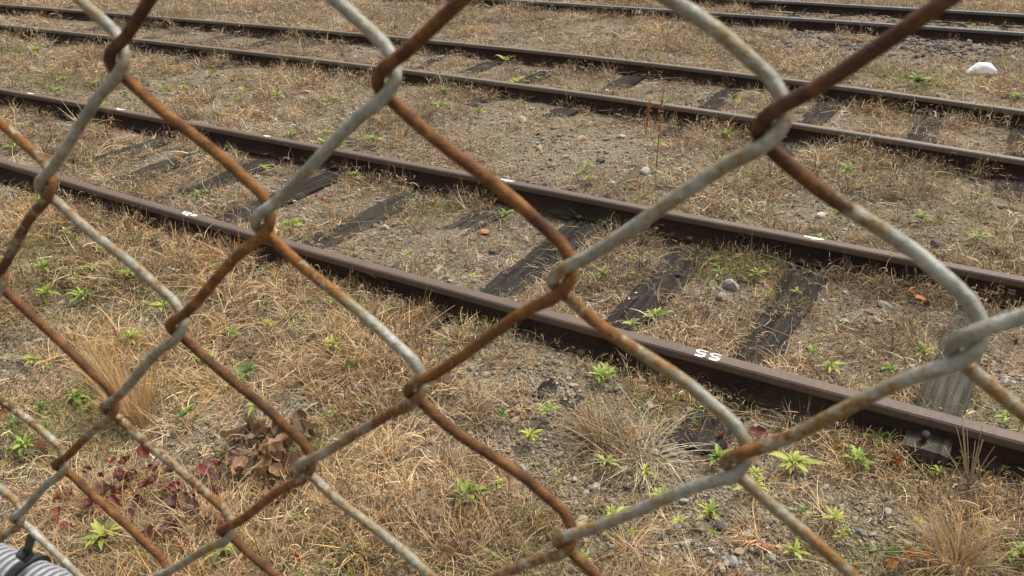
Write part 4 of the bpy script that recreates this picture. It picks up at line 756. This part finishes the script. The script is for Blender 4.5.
def wire(c, j0, j1, sides, sub):
    ctl, par = [], []
    for j in range(j0, j1 + 1):
        left = (c + j) % 2 == 1
        i = c if left else c + 1
        u, v = fnode(i, j); sg = -1 if left else 1        # tip bulges outwards
        tip = u + sg * 0.72 * DIA; v = v + (0.42 * DIA if left else -0.42 * DIA)
        # coming from above: a left hook is reached along '/', on the viewer's side; a right hook along '\', behind
        dn_in = -1 if left else 1                          # depth sign of incoming leg (-: towards viewer)
        hk = ((2.9, -2.95, .57), (0.32, -0.95, .5), (0.0, 0.0, 0.0), (0.45, 0.8, -.5), (3.0, 2.8, -.57)) if left else ((3.2, -3.9, .57), (0.4, -1.3, .5), (0.0, 0.0, 0.0), (0.45, 1.0, -.5), (3.0, 2.95, -.57))
        for q, (inn, dv, dd) in enumerate(hk):
            ctl.append((tip - sg * inn * DIA, v + dv * DIA, dn_in * dd * DIA)); par.append(j + (q - 2) * 0.045)
    P = np.array(ctl); par = np.array(par); Q, pr = [], []
    for i in range(len(P) - 1):
        a, b, cc, d = P[max(i - 1, 0)], P[i], P[i + 1], P[min(i + 2, len(P) - 1)]
        leg = i % 5 == 4; ns = sub * 2 if leg else sub
        # chord-scaled tangents avoid overshoot where short hook spans meet the long legs
        l0, l1, l2 = (np.linalg.norm(x) + 1e-9 for x in (b - a, cc - b, d - cc))
        m0 = (l1 * ((b - a) / l0 * l1 + (cc - b) / l1 * l0) / (l0 + l1)) if i else cc - b
        m1 = (l1 * ((cc - b) / l1 * l2 + (d - cc) / l2 * l1) / (l1 + l2)) if i < len(P) - 2 else cc - b
        for t in np.linspace(0, 1, ns + 1)[:-1]:
            Q.append((2 * t ** 3 - 3 * t * t + 1) * b + (t ** 3 - 2 * t * t + t) * m0 + (-2 * t ** 3 + 3 * t * t) * cc + (t ** 3 - t * t) * m1); pr.append(par[i] + (par[i + 1] - par[i]) * t)
    Q = np.array(Q); pr = np.array(pr)
    # long legs sag a little
    cx_ = CAM - FO
    W3 = np.stack([(cx_.x + FUv.x * Q[:, 0] + FN.x * (FD + Q[:, 2])), (cx_.y + FUv.y * Q[:, 0] + FN.y * (FD + Q[:, 2])), CAM.z - Q[:, 1]], -1)
    T = np.gradient(W3, axis=0); T /= np.linalg.norm(T, axis=1)[:, None]
    a = np.cross(T, np.array(FN)[None]); bad = np.linalg.norm(a, axis=1) < 0.2; a[bad] = np.cross(T[bad], np.array((0, 0, 1.0))); a /= np.linalg.norm(a, axis=1)[:, None]; b = np.cross(T, a)
    # keep frames continuous
    for i in range(1, len(a)):
        pa = a[i - 1] - T[i] * np.dot(a[i - 1], T[i]); pa /= np.linalg.norm(pa); a[i] = pa; b[i] = np.cross(T[i], pa)
    th = np.arange(sides) * 2 * math.pi / sides
    V = W3[:, None] + DIA / 2 * (np.cos(th)[None, :, None] * a[:, None] + np.sin(th)[None, :, None] * b[:, None])
    n = len(W3); i0 = (np.arange(n - 1)[:, None] * sides + np.arange(sides)[None]); i1 = (np.arange(n - 1)[:, None] * sides + (np.arange(sides)[None] + 1) % sides)
    Fc = np.stack([i0, i1, i1 + sides, i0 + sides], -1).reshape(-1, 4)
    R, Dk = [], []
    for t in pr:
        j = int(math.floor(t)); s = t - j; r_ = leg_rust(c, j); e = 0.06
        val, dk = r_[0] + (r_[1] - r_[0]) * s, r_[2]
        if s < e: q = leg_rust(c, j - 1); k = 0.5 + 0.5 * s / e; val = q[1] * (1 - k) + val * k; dk = q[2] * (1 - k) + dk * k
        if s > 1 - e: q = leg_rust(c, j + 1); k = 0.5 + 0.5 * (1 - s) / e; val = q[0] * (1 - k) + val * k; dk = q[2] * (1 - k) + dk * k
        R.append(val); Dk.append(dk)
    me = mesh_np('wire', V.reshape(-1, 3), Fc, attr={'rust': np.repeat(R, sides), 'dark': np.repeat(Dk, sides)})
    link('wire', me, WIRE, fence)
for c in range(-26, 22):
    near = -5 <= c <= 8
    wire(c, -7, 54, 10 if near else 5, 3 if near else 2)

# ------------------------------------------------------------------ ribbed conduit tied to the fence
HR = 0.012; HZ = CAM.z - 0.2805; hoff = FD + DIA * 1.1 + HR
PITCH_ = 0.0040
us = []; prof_ = []
u = -0.9
while u < 0.4:
    for du, rr in ((0.0, 0.80), (0.0001, 0.97), (0.0006, 1.0), (0.0016, 1.0), (0.0021, 0.97), (0.0022, 0.80)): us.append(u + du); prof_.append(rr * HR)
    u += PITCH_
us = np.array(us); pf = np.array(prof_); S_N = 20; th = np.arange(S_N) * 2 * math.pi / S_N
hz = 0.004 * np.sin(us * 4)
V = np.stack([us[:, None] * FUv.x + (hoff + pf[:, None] * np.cos(th)) * FN.x, us[:, None] * FUv.y + (hoff + pf[:, None] * np.cos(th)) * FN.y, HZ + hz[:, None] + pf[:, None] * np.sin(th)], -1)
i0 = np.arange(len(us) - 1)[:, None] * S_N + np.arange(S_N)[None]; i1 = np.arange(len(us) - 1)[:, None] * S_N + (np.arange(S_N)[None] + 1) % S_N
hose = link('corrugated_conduit', mesh_np('corrugated_conduit', V.reshape(-1, 3), np.stack([i0, i1, i1 + S_N, i0 + S_N], -1).reshape(-1, 4), smooth=False), mat_plain('grey_plastic', (0.25, 0.25, 0.265), 0.45, 60, 0.12, 0.5))
tag(hose, 'grey ribbed plastic conduit running along the fence in the lower left corner', 'conduit')
# cable tie round the conduit and the wire
BLK = mat_plain('black_nylon', (0.018, 0.018, 0.02), 0.5, 80, 0.2, 0.5)
tu, tv = fnode(-2, 5); tie = empty('cable_tie', (0, 0, 0)); tag(tie, 'black cable tie holding the ribbed conduit to the fence wire', 'cable tie')
def fpt(u_, d_, z_): return Vector((FUv.x * u_ + FN.x * d_, FUv.y * u_ + FN.y * d_, z_))
zt = CAM.z - tv
uc = -0.309; zc = HZ + 0.004 * math.sin(uc * 4)
path = []
for k in range(33):
    a = 2 * math.pi * k / 32; rr = HR + 0.0008
    path.append((uc + 0.006 * math.sin(a) - 0.009, hoff + rr * math.cos(a), zc + rr * math.sin(a)))
def band(path, w, t, closed, name):
    V, Fc = [], []; P = [np.array(p) for p in path]
    ctr = np.array([sum(p[i] for p in P) / len(P) for i in range(3)])
    for p in P:
        o_ = p - ctr; o_[0] = 0; o_ /= np.linalg.norm(o_) + 1e-9
        for du, dr in ((-w / 2, 0), (w / 2, 0), (w / 2, t), (-w / 2, t)): q = p + np.array([du, 0, 0]) + o_ * dr; V.append(fpt(*q)[:])
    for i in range(len(P) - 1):
        for k in range(4): Fc.append((i * 4 + k, i * 4 + (k + 1) % 4, i * 4 + 4 + (k + 1) % 4, i * 4 + 4 + k))
    link(name, mesh_np(name, V, np.array(Fc), smooth=False), BLK, tie)
band(path, 0.0045, 0.0012, True, 'strap')
# second loop up round the fence wire, and the lock head
zk = zc + HR
top = [(-0.309, 0.158, CAM.z - 0.264), (-0.298, 0.154, CAM.z - 0.253), (-0.286, 0.150, CAM.z - 0.241), (-0.273, 0.1465, CAM.z - 0.2285)]
band(top, 0.004, 0.0012, False, 'strap')
bm = bmesh.new(); bmesh.ops.create_cube(bm, size=1.0); bmesh.ops.bevel(bm, geom=bm.edges[:], offset=0.12, segments=2, affect='EDGES')
me = bpy.data.meshes.new('lock_head'); bm.to_mesh(me); bm.free(); o = link('lock_head', me, BLK, tie, fpt(-0.308, 0.157, CAM.z - 0.264)); o.scale = (0.0055, 0.005, 0.0045); o.rotation_euler = (0.3, 0.2, PHI)
